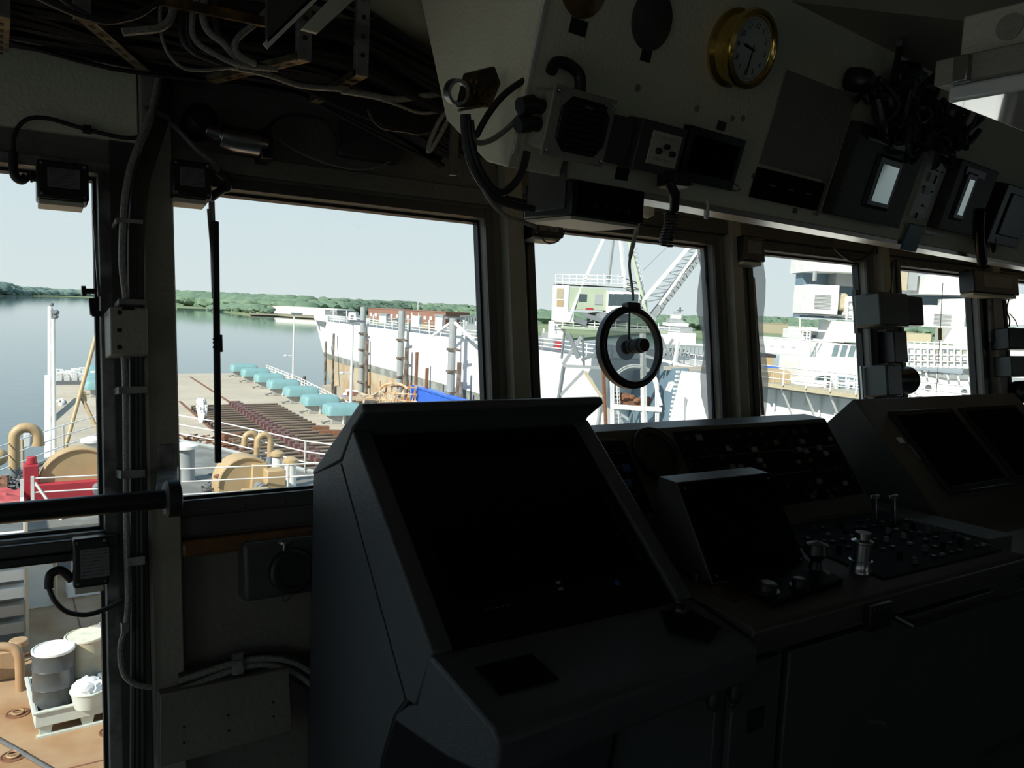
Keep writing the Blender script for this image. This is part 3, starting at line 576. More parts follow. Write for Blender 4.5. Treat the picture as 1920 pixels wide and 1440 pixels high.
# cable mass hanging at the far end
t = thing('cable_bundle', 'tangled mass of black cables and connectors behind the lamp on the overhead console', 'cables', FP.P(1.1, .45), kind='stuff')
rr = random.Random(3); mb = MB()
for k in range(46):
    a = .93+rr.random()*.55; b = .44+rr.gauss(0, .03); c = .05; pts = []
    for j in range(6): pts.append(FP.P(a+j*.045+rr.uniform(-.04, .04), b+rr.uniform(-.07, .05)-(.05 if 1 < j < 5 else 0), c+rr.uniform(-.03, .05)))
    mb.tube(spline(pts, 4), rr.choice((.006, .009, .011)), 6)
part('cables', mb, M['cabled'], t, kind='stuff')
cn = MB()
for (x, y, r_) in ((1610, 150, .035), (1700, 140, .04), (1728, 160, .03)):
    a, b = FP.hit(x, y, .04); cn.lathe(FP.at(a, b, .01), [(r_, 0), (r_*1.05, .03), (r_*.9, .06), (r_*.5, .075)], 20)
part('connectors', cn, M['black'], t)
# small dangling things
lone('round_fitting', MB().lathe(Fr(atz(1213, 396, 1.95), (1, 0, 0), (0, 1, 0)), [(.006, -.02), (.02, -.012), (.022, 0), (.022, .03), (.01, .06)], 18), M['cream'], 'small round white fitting under the overhead console above the disc cable', 'fitting')
lone('bolt_cap', MB().lathe(Fr(atz(1325, 397, 1.94), (1, 0, 0), (0, 1, 0)), [(.005, -.02), (.008, -.012), (.008, .03)], 12), M['white'], 'tiny white bolt head under the overhead console', 'bolt')

# ================================================================== CEILING
def zr(x, y, z): return atz(x, y, z)
# beam and lamp at upper right
F0 = Fr((0, 0, 0)); z1 = 2.34
struct('ceiling_beam', MB().add([zr(1462, 0, 2.5), zr(1465, 95, 2.5), zr(1720, 150, 2.5), zr(1990, 60, 2.5)]+[q+V((0, 0, .22)) for q in (zr(1462, 0, 2.5), zr(1465, 95, 2.5), zr(1720, 150, 2.5), zr(1990, 60, 2.5))],
       [(0, 1, 2, 3), (7, 6, 5, 4), (0, 4, 5, 1), (1, 5, 6, 2), (2, 6, 7, 3), (3, 7, 4, 0)]), M['ceil'])
t = thing('ceiling_lamp', 'white ceiling lamp box with glossy lens at the upper right', 'ceiling lamp', (1.9, 1.0, 2.05))
LZ = 2.05; c1, c2, c3 = zr(1775, 193, LZ), zr(1905, 170, LZ), zr(1920, 249, LZ)
ex = (c3-c1); ex.z = 0; ex.normalize(); ey = V((-ex.y, ex.x, 0)); FLm = Fr(c1, ex, ey)
sg = 1 if FLm.hit(1905, 170)[1] > 0 else -1
Wd = .2
def lb(a0, a1, b0, b1, z0, z1, ta=0, tb=0):
    b0, b1 = (b0, b1) if sg > 0 else (-b1, -b0); return MB().box(FLm, a0, a1, b0, b1, z0, z1, ta, tb)
part('lens', lb(0, .9, 0, Wd, -.0, .03, 0, 0), M['diffuser'], t, .006)
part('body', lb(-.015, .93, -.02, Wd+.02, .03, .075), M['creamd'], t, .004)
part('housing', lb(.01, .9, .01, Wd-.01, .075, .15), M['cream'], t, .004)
part('knockout', MB().lathe(Fr(FLm.P(.01, sg*Wd*.45, .112), FLm.y, FLm.z), [(.022, -.003), (.022, .003)], 24), M['creamd'], t)
part('latch', lb(-.03, -.012, .02, .045, .025, .07), M['steel'], t, .002)
each('hanger', [MB().box(FLm, a, a+.03, sg*.1-.015, sg*.1+.015, .15, .67) for a in (.12, .75)], M['frame'], t)
# slotted hangers
def hanger(x, y0, y1, z, ll, ztop=2.7, w_=.032, x1=None):
    t = thing('cable_hanger', ll, 'bracket', (x, y0, z), 'slotted cable hangers')
    dv = V(((x1 if x1 is not None else x)-x, y1-y0, 0)); L_ = dv.length; px2 = V((dv.y, -dv.x, 0)).normalized(); F = Fr(V((x, y0, z))-px2*w_/2, tuple(px2), tuple(dv))
    part('arm', MB().box(F, 0, w_, 0, L_, 0, .004).box(F, 0, .004, 0, L_, 0, .016), M['galv'], t, .001)
    Fu = Fr((x-w_/2, y0, z), (1, 0, 0), (0, 0, 1)); part('upright', MB().box(Fu, 0, w_, 0, ztop-z, 0, .004).box(Fu, 0, .004, 0, ztop-z, -.02, 0), M['worn'], t, .001)
    s_ = MB()
    for k in range(6): s_.box(F, w_*.35, w_*.65, .04+k*.05, .062+k*.05, -.0008, 0)
    for k in range(7): s_.lathe(Fu.at(w_/2, .05+k*.045, .004), [(.006, 0), (.006, .0008)], 10)
    part('slots', s_, M['black'], t)
hanger(.77, 1.93, 2.28, 2.2, 'slotted cable hanger nearest the overhead console'); hanger(.615, 1.9, 2.26, 2.2, 'middle slotted cable hanger left of the big pipe', x1=.485)
hanger(.16, 1.93, 2.27, 2.2, 'slotted cable hanger above the pillar at upper left', x1=.325); hanger(.02, 2.0, 2.28, 2.19, 'slotted cable hanger cut by the top left corner')
lone('cross_strut', MB().bar(aty(300, 0, 1.85), aty(500, 42, 1.85), .012, .02).bar(aty(302, -2, 1.85), aty(302, -2, 1.85)+V((0, 0, .4)), .012), M['copper'], 'brown strut crossing the pale cable loops at the top left', 'strut')
Fp_ = Fr((0, 1.7, 0), (1, 0, 0), (0, 0, 1))
def plate(pix, y, m_, nm, ll, c=.012):
    F = Fr((0, y, 0), (1, 0, 0), (0, 0, 1)); q = [F.hit(*p) for p in pix]; mx = sum(p[0] for p in q)/len(q); mz = max(p[1] for p in q)
    t = thing(nm, ll, 'plate', F.P(mx, mz)); part('plate', MB().prism(F, q, 0, c), M[m_], t, .001); part('hanger_rod', MB().cyl(F.P(mx+.04, mz-.03, c/2), F.P(mx+.04, 2.72, c/2), .006, n=8), M['frame'], t); return t, F
tp_, _ = plate([(497, 86), (497, -20), (600, -20), (586, 0)], 1.6, 'frame', 'hanging_plate', 'dark hanging plate with a lit lower edge painted white at the top of the photo')
part('painted_lit_edge', MB().bar(aty(497, 87, 1.59), aty(592, -6, 1.59), .004, .012), M['white'], tp_)  # white strip puts the lit lower edge into colour
plate([(562, 57), (592, 65), (690, -25), (640, -25)], 1.55, 'cream', 'hanging_plate', 'pale slanting strip plate right of the dark hanging plate')
lone('overhead_pipe', MB().cyl(V((.5, 2.06, 2.45)), V((1.05, 2.06, 2.45)), .09, n=28), M['cream'], 'thick cream pipe running under the ceiling left of the overhead console', 'pipe')
lone('pipe_strap', MB().bx(1.045, 1.065, 1.96, 1.975, 2.0, 2.25), M['frame'], 'thin strap at the right end of the thick cream pipe', 'strap')
# masses of dark cable on the tray
t = thing('cable_tray_bundle', 'dense layer of dark cables lying on the hangers under the ceiling', 'cables', (.5, 2.1, 2.25), kind='stuff')
rr = random.Random(5); mb = MB()
for k in range(120):
    y = 1.95+rr.random()*.42; z = 2.215+rr.random()*.17; r_ = rr.choice((.006, .008, .01)); pts = []
    for j in range(9):
        x = -.7+j*.24; pts.append(V((x, y+rr.uniform(-.02, .02), z+rr.uniform(-.012, .012)-(.0 if x < .8 else (x-.8)*.3))))
    mb.tube(spline(pts, 3), r_, 5)
part('cables', mb, M['cabled'], t, kind='stuff')
FC = Fr((0, 1.9, 0), (1, 0, 0), (0, 0, 1)); cn_ = 0
for pix, r_, mm, ll, c in (
  ([(303, -20), (300, 30), (306, 80), (330, 118), (365, 132), (445, 126)], .0035, 'cable', 'thin grey cable making the lowest left loop under the ceiling', 0),
  ([(328, -20), (322, 30), (300, 52), (262, 57), (230, 60)], .0085, 'cable', 'thick pale cable stub bending left above the pillar', .01),
  ([(345, -20), (338, 45), (345, 80), (375, 105), (425, 120)], .006, 'cabled', 'second cable loop left of the brightest one', 0),
  ([(372, -20), (360, 40), (366, 75), (400, 100), (450, 122), (520, 130)], .0065, 'cable', 'brightest grey cable loop in the middle of the ceiling bundle', .01),
  ([(358, -20), (350, 45), (358, 85), (392, 112), (440, 124)], .005, 'cabled', 'cable loop just left of the brightest one', 0),
  ([(385, -20), (380, 30), (392, 60), (418, 80), (440, 105), (470, 120)], .008, 'cable', 'pale thick cable loop right of the brightest one', .01),
  ([(405, -20), (403, 40), (420, 80), (455, 110), (500, 125)], .006, 'cabled', 'dark cable loop right of the pale thick one', 0),
  ([(500, 20), (478, 45), (452, 65), (440, 85), (450, 105), (480, 120)], .007, 'cable', 'grey cable curving back from the dark hanging plate', .02),
  ([(430, 125), (500, 140), (560, 160), (605, 165), (650, 168)], .007, 'cable', 'pale cable sagging between the two middle hangers', -.1),
  ([(640, 170), (690, 178), (735, 186), (780, 182), (838, 174)], .0085, 'cable', 'thick pale cable sagging toward the terminal board', -.1),
  ([(690, 180), (740, 195), (790, 212), (845, 206)], .004, 'cable', 'thin cable under the thick pale sagging one', -.1),
  ([(850, 205), (835, 235), (815, 270), (803, 284), (808, 262), (825, 225), (845, 200)], .006, 'cable', 'cable end doubled back in a narrow hanging loop', -.08),
  ([(690, 205), (700, 225), (720, 240), (760, 246), (790, 250), (840, 235)], .0045, 'cabled', 'lowest sagging cable left of the narrow loop', -.12),
  ([(60, -10), (150, 30), (220, 40), (300, 5)], .006, 'cabled', 'dark cable arching at the top left behind the hanger', .0),
  ([(90, -20), (180, 35), (260, 30), (320, -20)], .005, 'cabled', 'second dark cable arching at the top left', .0)):
    lone('ceiling_cable', MB().tube(spline([FC.W(x, y, c) for x, y in pix]), r_, 8), M[mm], ll, 'cable', 'cables looping under the ceiling')
t = thing('sagging_cables', 'fan of thin dark cables sagging between the hangers and the overhead console', 'cables', FC.W(720, 215, -.2), kind='stuff'); mb = MB()
for k in range(30):
    s_ = k/29; mb.tube(spline([FC.W(480+40*s_, 132+8*s_, -.16), FC.W(600, 168+s_*15, -.16), FC.W(690, 182+s_*40, -.16), FC.W(770, 200+s_*48, -.16), FC.W(868, 215+s_*20, -.12)], 5), .0045, 5)
part('cables', mb, M['cabled'], t, kind='stuff')
# cylinder motor on the upper wall
t = thing('cylindrical_motor', 'dark cylindrical motor with chrome bands above the widest window', 'motor', FW.W(450, 265, .06))
p0, p1, p2 = FW.W(385, 243, .07), FW.W(440, 262, .07), FW.W(500, 272, .07)
part('body', MB().tube([p0, p0+(p1-p0)*.5, p0+(p1-p0)*.51, p1, p1+(p2-p1)*.75, p1+(p2-p1)*.76, p2], [.022, .022, .035, .037, .037, .028, .024], 24), M['steel'], t, .002, label='dull steel barrel')
part('end_bell', MB().lathe(FW.at(*FW.hit(368, 238), 0), [(.045, .0), (.045, .07), (.03, .09), (.0, .09)], 28), M['black'], t)
part('end_housing', MB().box(FW, *FW.rect(486, 240, 512, 300, .08), .0, .09), M['black'], t, .006)
lone('motor_cable', MB().tube(spline([FW.W(497, 250, .06), FW.W(520, 222, .05), FW.W(560, 216, .05), FW.W(605, 225, .05), FW.W(625, 250, .05), FW.W(630, 280, .04)]), .006, 8), M['cabled'], 'thick black cable arching over from the cylindrical motor', 'cable', 'cables above the widest window')
lone('motor_cable', MB().tube(spline([FW.W(512, 255, .04), FW.W(560, 285, .03), FW.W(620, 308, .03), FW.W(680, 318, .03), FW.W(730, 303, .03), FW.W(748, 270, .03), FW.W(745, 245, .03)]), .0035, 8), M['cable'], 'thin cable sweeping in a wide loop above the widest window', 'cable', 'cables above the widest window')
lone('upper_box', MB().box(FW, *FW.rect(632, 225, 745, 308, .02), 0, .035), M['frame'], 'dark flat box on the wall inside the wide cable loop', 'box', bevel=.004)
# ================================================================== RADAR CONSOLE
XL, XR = .736, 1.472
def yz(x): return Fr((x, 0, 0), (0, 1, 0), (0, 0, 1))     # a = y, b = z, c = +x
def slab(poly, x0, x1): return MB().prism(yz(x0), poly, 0, x1-x0)
rc = thing('radar_console', 'large charcoal radar console with hooded black screen and sloping keyboard shelf', 'console', (1.1, 1.75, 0))
body = [(1.83, 1.31), (2.13, 1.165), (2.13, .02), (1.70, .02), (1.60, .6), (1.54, .73), (1.45, .80), (1.375, .935)]
# body sides with a recessed fascia
g0, g1 = (1.838, 1.318), (1.392, .94)                       # fascia top / bottom edge
part('cabinet', slab([(1.85, 1.285), (2.12, 1.165), (2.12, .03), (1.72, .03), (1.62, .6), (1.555, .73), (1.47, .82), (1.42, .92)], XL+.006, XR-.006), M['console'], rc, .004)
seam_t, seam_b = (1.915, 1.236), (1.50, .795)
sd = [(1.845, 1.330), seam_t, seam_b, (1.45, .80), (1.385, .945)]
for x0, x1 in ((XL, XL+.05), (XR-.05, XR)): part('side_bezel', slab(sd, x0, x1), M['console'], rc, .006)
for x0 in (XL+.002, XR-.008): part('side_panel', slab([(1.925, 1.232), (2.125, 1.165), (2.125, .03), (1.72, .03), (1.62, .6), (1.56, .73), (1.508, .79)], x0, x0+.006), M['console'], rc, .0015)
FS = Fr((XL, g1[0], g1[1]), (1, 0, 0), (0, g0[0]-g1[0], g0[1]-g1[1])); LS = sqrt((g0[0]-g1[0])**2+(g0[1]-g1[1])**2); WS = XR-XL
part('fascia', MB().box(FS, .05, WS-.05, 0, LS, -.06, -.018), M['panel'], rc)
part('screen_frame', MB().box(FS, .05, .10, .0, LS, -.018, -.006).box(FS, WS-.085, WS-.05, 0, LS, -.018, -.006).box(FS, .1, WS-.085, 0, .03, -.018, -.006).box(FS, .1, WS-.085, LS-.03, LS, -.018, -.006), M['panel'], rc, .003)
part('screen', MB().box(FS, .1, WS-.085, .11, LS-.03, -.018, -.012), M['screen'], rc)
for (x, y) in ((790, 1085), (1050, 1088), (1055, 1100)): a, b = FS.hit(x, y); part('button', MB().box(FS, a-.005, a+.005, b-.003, b+.003, -.012, -.008), M['worn'], rc)
for k in range(5): a, b = FS.hit(915+k*10, 1138-k*2); part('button', MB().box(FS, a-.003, a+.001, b-.002, b+.002, -.012, -.008), M['frame'], rc)
a, b = FS.hit(1161, 1088); part('round_sticker', MB().lathe(FS.at(a, b, -.012), [(.008, 0), (.008, .002)], 20), M['blue'], rc, label='small blue round sticker')
hood = [(1.785, 1.404), (1.805, 1.404), (1.93, 1.315), (2.125, 1.175), (2.12, 1.15), (1.92, 1.228), (1.845, 1.318), (1.80, 1.372), (1.775, 1.39)]
part('hood', slab([(1.785, 1.404), (1.81, 1.402), (2.128, 1.175), (2.126, 1.16), (1.919, 1.24), (1.85, 1.325), (1.845, 1.335), (1.775, 1.385)], XL, XR), M['console'], rc, .006)
# keyboard shelf
sh = [(1.392, .938), (1.15, .905), (1.128, .89), (1.13, .815), (1.30, .765), (1.535, .725), (1.55, .735), (1.49, .785), (1.44, .812)]
sm_ = slab(sh, XL-.004, XR+.002)
for q in sm_.v:
    if q.y < 1.2: q.y += .045 if q.x > 1.2 else -.01
part('shelf', sm_, M['console'], rc, .008)
FK = Fr((XL, 1.15, .9055), (1, 0, 0), (0, .242, .033))
for nm, px, mm in (('keypad', ((880, 1228), (985, 1270)), 'panel'),):
    part('keypad', MB().box(FK, .06, .2, .07, .17, 0, .003), M['panel'], rc, .001)
tb = part('trackball_plate', MB().prism(FK, [(WS-.18, .13), (WS-.12, .06), (WS-.04, .1), (WS-.05, .2), (WS-.13, .215)], 0, .003), M['panel'], rc, .001)
a, b = FK.hit(1275, 1148); part('trackball', MB().blob(FK.P(a, b, .006), .022, (1, 1, 1), 0, 3), M['black'], tb)
FB = Fr((0, 1.30, .77), (1, 0, 0), (0, 1, 0))
part('lock_knob', MB().cyl((XL+.09, 1.40, .75), (XL+.09, 1.35, .72), .016).cyl((XL+.1, 1.38, .73), (XL+.1, 1.33, .71), .01), M['steel'], rc, .001)
for k, (x, y) in enumerate(((1338, 1308), (1378, 1294))):
    q = aty(x, y, 1.24); part('cable_plug', MB().tube([q+V((0, 0, .05)), q, q+V((0, .0, -.012)), q+V((0, .0, -.03))], [.016, .016, .019, .012], 14), M['rubber'], rc)
part('plug_lanyard', MB().tube(spline([aty(1385, 1300, 1.27), aty(1415, 1310, 1.28), aty(1430, 1330, 1.29), aty(1400, 1335, 1.29), aty(1375, 1325, 1.28), aty(1350, 1335, 1.28), aty(1370, 1350, 1.29), aty(1372, 1325, 1.28)]), .0014, 5), M['cabled'], rc)
# ================================================================== MIDDLE BRIDGE CONSOLE
mc = thing('bridge_console', 'wide bridge console with raked instrument panel and control desk in the middle', 'console', (2.15, 1.7, 0))
X0, X1 = 1.49, 2.80
part('desk', slab([(1.99, 1.262), (2.09, 1.268), (2.14, 1.2), (2.14, .86), (1.21, .86), (1.20, .915), (1.215, .925), (1.745, .955)], X0, X1), M['gcons'], mc, .004)
P0, P1 = V((X0, 1.745, .955)), V((X0, 1.99, 1.262)); FM = Fr(P0, (1, 0, 0), P1-P0); LM = (P1-P0).length; WM = X1-X0
def mpart(nm, a0, a1, b0, b1, c1=.006, mm='panel', bev=.001, par=None): return part(nm, MB().box(FM, a0, a1, b0, b1, 0, c1), M[mm], par or mc, bev)
def mr(x0, y0, x1, y1): return FM.rect(x0, y0, x1, y1)
mpart('instrument_panel', .46, WM-.02, .06, LM-.02); pl_ = mpart('left_panel', .04, .23, .10, LM-.04)
a, b = FM.hit(1258, 850)
gp = part('round_gauge', MB().ring(FM.at(.34, b, 0), .07, .095, 0, .02, 48).lathe(FM.at(.34, b, 0), [(.07, 0), (.07, .008)], 40), M['black'], mc, .002)
tk = MB()
for k in range(36):
    an = k*pi/18; q = Fr(FM.P(.34, b, .0085), FM.x*cos(an)+FM.y*sin(an), FM.y*cos(an)-FM.x*sin(an)); tk.box(q, .058, .066, -.0008, .0008, 0, .0005)
part('gauge_marks', tk, M['label'], gp)
ln = MB()
for k in range(5): ln.box(FM, .07+.03*(k % 2), .2, .16+k*.05, .162+k*.05, .006, .0066)
part('print_lines', ln, M['label'], pl_); 
for (u_, v_, mm) in ((.15, .19, 'blue'), (.11, .14, 'copper'), (.17, .24, 'blue'), (.09, .19, 'black')): part('key_cap', MB().box(FM, u_, u_+.03, v_, v_+.025, .006, .014), M[mm], pl_)
rr = random.Random(11); caps = []
FI = FM.at(.46, .06, .006); WI = WM-.48; LI = LM-.08
for r_ in range(7):
    for c_ in range(13):
        if rr.random() < .34: continue
        u_, v_ = .03+c_*(WI-.07)/12, .02+r_*(LI-.06)/6; k = rr.random()
        if k < .45: m2 = MB().box(FI, u_, u_+.018, v_, v_+.014, 0, .006); nm = 'push_button'
        elif k < .75: m2 = MB().lathe(FI.at(u_+.008, v_+.006), [(.008, 0), (.007, .014), (.005, .015)], 12); nm = 'rotary_knob'
        else: m2 = MB().box(FI, u_-.004, u_+.026, v_, v_+.022, 0, .003); nm = 'meter'
        part(nm, m2, M[rr.choice(('black', 'black', 'black', 'panel', 'panel', 'label', 'black', 'copper'))], mc)
for (x, y, mm) in ((1411, 845, 'sil'), (1421, 866, 'sil'), (1500, 830, 'label'), (1545, 852, 'sil'), (1533, 842, 'label'), (1495, 845, 'label'), (1508, 848, 'label'), (1581, 908, 'sil'), (1363, 843, 'sil'), (1370, 878, 'label'), (1386, 878, 'label'), (1518, 932, 'copper'), (1555, 934, 'copper'), (1532, 905, 'label')):
    a, b = FM.hit(x, y); part('lamp_cap', MB().box(FM, a-.012, a+.012, b-.009, b+.009, .006, .014), M[mm], mc, .001)
part('divider_strip', MB().box(FI, 0, WI, LI*.36, LI*.36+.003, 0, .002).box(FI, 0, WI, LI*.66, LI*.66+.003, 0, .002), M['frame'], mc)
# desk top control panel
FD = Fr((X0, 1.215, .9255), (1, 0, 0), (0, .53, .03))
part('control_panel', MB().box(FD, .62, WM-.03, .05, .49, 0, .005), M['panel'], mc, .002)
for r_ in range(7):
    for c_ in range(12):
        if rr.random() < .2: continue
        u_, v_ = .69+c_*.05+rr.uniform(-.006, .006), .09+r_*.054
        if r_ < 3 and c_ < 3: continue
        k = rr.random()
        part('desk_button' if k < .6 else 'desk_knob', MB().box(FD, u_, u_+.016, v_, v_+.012, .005, .012) if k < .6 else MB().lathe(FD.at(u_, v_, .005), [(.009, 0), (.008, .016), (.005, .018)], 12), M[rr.choice(('black', 'black', 'panel', 'label', 'frame'))], mc)
p = atz(1612, 1072, .93); F = Fr(p, (1, 0, 0), (0, 1, 0))
part('throttle_knob', MB().lathe(F, [(.033, 0), (.033, .006), (.03, .010), (.03, .03), (.033, .031), (.033, .036), (.028, .037), (.028, .085), (.031, .088), (.031, .093), (.018, .098), (.018, .112), (.022, .113), (.022, .118)], 28), M['steel'], mc)
p = atz(1527, 1085, .93); F = Fr(p, (1, 0, 0), (0, 1, 0))
part('steering_lever', MB().lathe(F, [(.05, 0), (.045, .02), (.02, .03), (.014, .05), (.02, .06), (.036, .075), (.03, .10), (.0, .11)], 24), M['black'], mc)
for x in (1640, 1675):
    q = atz(x, 985, .945); part('throttle_handle', MB().bar(q, q+V((0, .01, .10)), .018, .008).bar(q+V((-.025, .01, .10)), q+V((.025, .01, .10)), .008, .014), M['steel'], mc, .002)
p = atz(1400, 1062, .94); part('side_knob', MB().lathe(Fr(atz(1303, 1092, .93), (1, 0, 0), (0, 1, 0)), [(.022, 0), (.02, .03), (.016, .034)], 20), M['black'], mc, .001)
# small plate with two rotary switches
FQ = Fr(atz(1470, 1195-40, .93), (1, 0, 0), (0, 1, 0)); q = [FD.hit(*p) for p in ((1455, 1140), (1560, 1105), (1490, 1065), (1385, 1090))]
q = [FD.hit(*p) for p in ((1450, 1142), (1580, 1098), (1490, 1050), (1365, 1092))]
rp = part('switch_plate', MB().prism(FD, q, 0, .02), M['panel'], mc, .003)
for (x, y, r_) in ((1437, 1108, .026), (1498, 1100, .02)):
    a, b = FD.hit(x, y, .02); part('selector_knob', MB().lathe(FD.at(a, b, .02), [(r_*1.3, 0), (r_*1.3, .004), (r_, .005), (r_*.95, .022), (r_*.7, .024)], 24), M['black'], rp)
    part('selector_cap', MB().lathe(FD.at(a, b, .044), [(r_*.6, 0), (r_*.6, .001)], 20), M['sil'] if x < 1450 else M['label'], rp)
q = [FD.hit(*p) for p in ((1325, 1105), (1360, 1098), (1410, 1120), (1375, 1132))]; part('instruction_label', MB().prism(FD, q, 0, .001), M['copper'], mc)
part('hinge_bracket', MB().box(Fr((X0, 1.2, .89), (1, 0, 0), (0, 0, 1)), .43, .53, -.05, .02, 0, .02), M['black'], mc, .002)
each('bracket_screw', [MB().lathe(Fr((X0+.445+k*.023, 1.18, .9), (1, 0, 0), (0, 0, 1)), [(.003, 0), (.003, .002)], 8) for k in range(4)], M['steel'], mc)
part('grab_rail', MB().tube([(X0+.56, 1.20, .86), (X0+.57, 1.15, .85), (X1-.03, 1.15, .85), (X1-.02, 1.2, .86)], .011, 12), M['black'], mc)
# lower doors
part('plinth', slab([(1.31, .86), (2.12, .86), (2.12, .02), (1.31, .02)], X0+.01, X1-.01), M['cabinet'], mc, .003)
FN = Fr((X0, 1.305, 0), (1, 0, 0), (0, 0, 1))
part('rail_trim', MB().box(FN, .0, WM, .80, .86, -.005, .02), M['gcons'], mc, .003)
for a0, a1 in ((.04, .22), (.25, WM-.02)):
    d_ = part('cabinet_door', MB().box(FN, a0, a1, .06, .785, 0, .022), M['cabinet'], mc, .004)
    if a1-a0 > .3: part('door_handle', MB().bar(FN.P(a0+.38, .5, .022), FN.P(a0+.44, .485, .04), .01), M['steel'], d_)
part('vent_plate', MB().box(FN, .1, .16, .60, .66, .022, .026), M['black'], mc)
# small display on desk
sdp = thing('desk_display', 'tilted black desk display with grey side standing on the bridge console', 'display', (1.8, 1.5, .94))
bl, br_ = (1.40, .938), None
Pb, Pt = V((1.588, 1.425, .942)), atx(1268, 905, 1.588)
poly = [(Pb.y, Pb.z), (Pt.y, Pt.z), (Pt.y+.07, Pt.z+.004), (Pt.y+.10, .96), (Pb.y+.09, .945)]
xr = 1.588+.385
part('housing', slab(poly, 1.588, xr), M['gcons'], sdp, .003)
FZ = Fr(Pb, (1, 0, 0), Pt-Pb); LZ_ = (Pt-Pb).length
part('front_glass', MB().box(FZ, .004, .381, .006, LZ_-.004, 0, .006), M['screen'], sdp, .001)
each('screw', [MB().lathe(FZ.at(x, y, .006), [(.004, 0), (.003, .002)], 10) for x in (.018, .367) for y in (.02, LZ_-.02)], M['label'], sdp)
# ================================================================== THIRD CONSOLE
tc3 = thing('twin_screen_console', 'green grey console with two dark sunken screens at the right', 'console', (3.7, 1.8, 0))
A3, B3 = 3.06, 4.42
part('cabinet', slab([(2.04, 1.324), (2.05, 1.326), (2.185, 1.19), (2.14, .85), (2.14, .02), (1.45, .02), (1.45, .80), (1.42, .86), (1.60, .885)], A3, B3), M['gcons'], tc3, .004)
F3 = Fr((A3, 1.60, .885), (1, 0, 0), (0, .44, .439)); L3 = .6215; 
for k, (a0, a1) in enumerate(((.16, .66), (.72, 1.24))):
    part('screen_frame', MB().box(F3, a0, a1, .13, .55, 0, .012), M['black'], tc3, .006); part('screen', MB().box(F3, a0+.03, a1-.03, .16, .52, .012, .016), M['screen'], tc3)
a, b = F3.hit(1688, 826); part('paper_tag', MB().box(F3, a-.02, a+.02, b-.014, b+.014, .002, .004), M['white'], tc3, label='small white paper tag')
part('lamp_strip', MB().box(F3, .135, .15, .3, .38, 0, .004), M['label'], tc3)
part('desk_shelf', slab([(1.60, .88), (1.28, .85), (1.28, .80), (1.6, .82)], A3-.1, B3), M['black'], tc3, .004)
part('shelf_edge', MB().bar((A3-.12, 1.275, .852), (B3, 1.275, .852), .008, .006), M['steel'], tc3)
lone('desk_mat', MB().bx(2.86, 3.02, 1.35, 1.95, .84, .93), M['gcons'], 'low grey infill box between the bridge console and the twin screen console', 'infill', bevel=.004)
# ================================================================== RIGHT WINDOW FITTINGS
def floodlight(px, c, ll, handle=True):
    a0, a1, b0, b1 = FW.rect(*px, c); t = thing('signal_lamp_box', ll, 'lamp box', FW.P(a0, b0, 0), 'boxes hung on the window posts')
    part('housing', MB().box(FW, a0, a0+(a1-a0)*.62, b0, b1, .02, c), M['lampgrey'], t, .01)
    part('door', MB().box(FW, a0+(a1-a0)*.62, a1, b0+.01, b1-.008, .03, c-.01), M['black'], t, .008)
    if handle: part('handle', MB().tube([FW.P(a1, b1-.03, c*.5), FW.P(a1+.03, b1-.03, c*.5), FW.P(a1+.03, b0+.06, c*.5), FW.P(a1, b0+.06, c*.5)], .004, 8), M['steel'], t)
    part('post_bracket', MB().box(FW, a0+.02, a0+.06, b0-.02, b1+.03, .0, .02), M['frame'], t)
    return t
floodlight((1650, 546, 1738, 614), .16, 'grey green box with black door and wire handle on the right window post')
t = thing('search_lamp', 'round backed grey lamp below the handled box on the right window post', 'lamp', FW.W(1690, 710, 0), 'boxes hung on the window posts')
a0, a1, b0, b1 = FW.rect(1662, 683, 1722, 741, .15); part('housing', MB().box(FW, a0, a0+(a1-a0)*.5, b0, b1, .02, .15), M['lampgrey'], t, .008)
part('reflector', MB().tube([FW.P(a0+(a1-a0)*.5, (b0+b1)/2, .085), FW.P(a0+(a1-a0)*.8, (b0+b1)/2, .085), FW.P(a1, (b0+b1)/2, .085), FW.P(a1+.02, (b0+b1)/2, .085)], [.055, .06, .068, .07], 24), M['black'], t, .003)
part('mounting_bar', MB().bar(FW.P(a0-.02, b0-.02, .03), FW.P(a0-.02, b1, .03), .01), M['steel'], t)
lone('terminal_block', MB().box(FW, *FW.rect(1672, 620, 1700, 680, .08), .0, .09), M['black'], 'black terminal block between the two boxes on the right window post', 'terminal block', bevel=.004)
lone('post_cable', MB().tube(spline([FW.W(1668, 560, .05), FW.W(1669, 535, .04), FW.W(1671, 510, .04), FW.W(1675, 490, .05)]), .012, 8), M['cabled'], 'thick black cable rising from the handled box to the lintel', 'cable')
t = thing('speaker_unit', 'dark unit hanging at the right edge of the photo above the third console', 'unit', FW.W(1905, 640, 0), 'boxes hung on the window posts')
part('upper_box', MB().box(FW, *FW.rect(1891, 614, 1950, 655, .12), .02, .12), M['black'], t, .006); part('lower_box', MB().box(FW, *FW.rect(1896, 667, 1950, 705, .12), .02, .12), M['lampgrey'], t, .006)
part('round_back', MB().lathe(FW.at(*FW.hit(1915, 735, .08), .02), [(.05, 0), (.065, .03), (.065, .08), (.04, .1)], 24), M['black'], t)
part('wires', MB().tube(spline([FW.W(1892, 560, .05), FW.W(1888, 580, .05), FW.W(1893, 600, .05), FW.W(1892, 612, .05)]), .004, 6).tube(spline([FW.W(1893, 588, .05), FW.W(1903, 600, .05), FW.W(1908, 612, .05)]), .003, 6), M['cabled'], t)
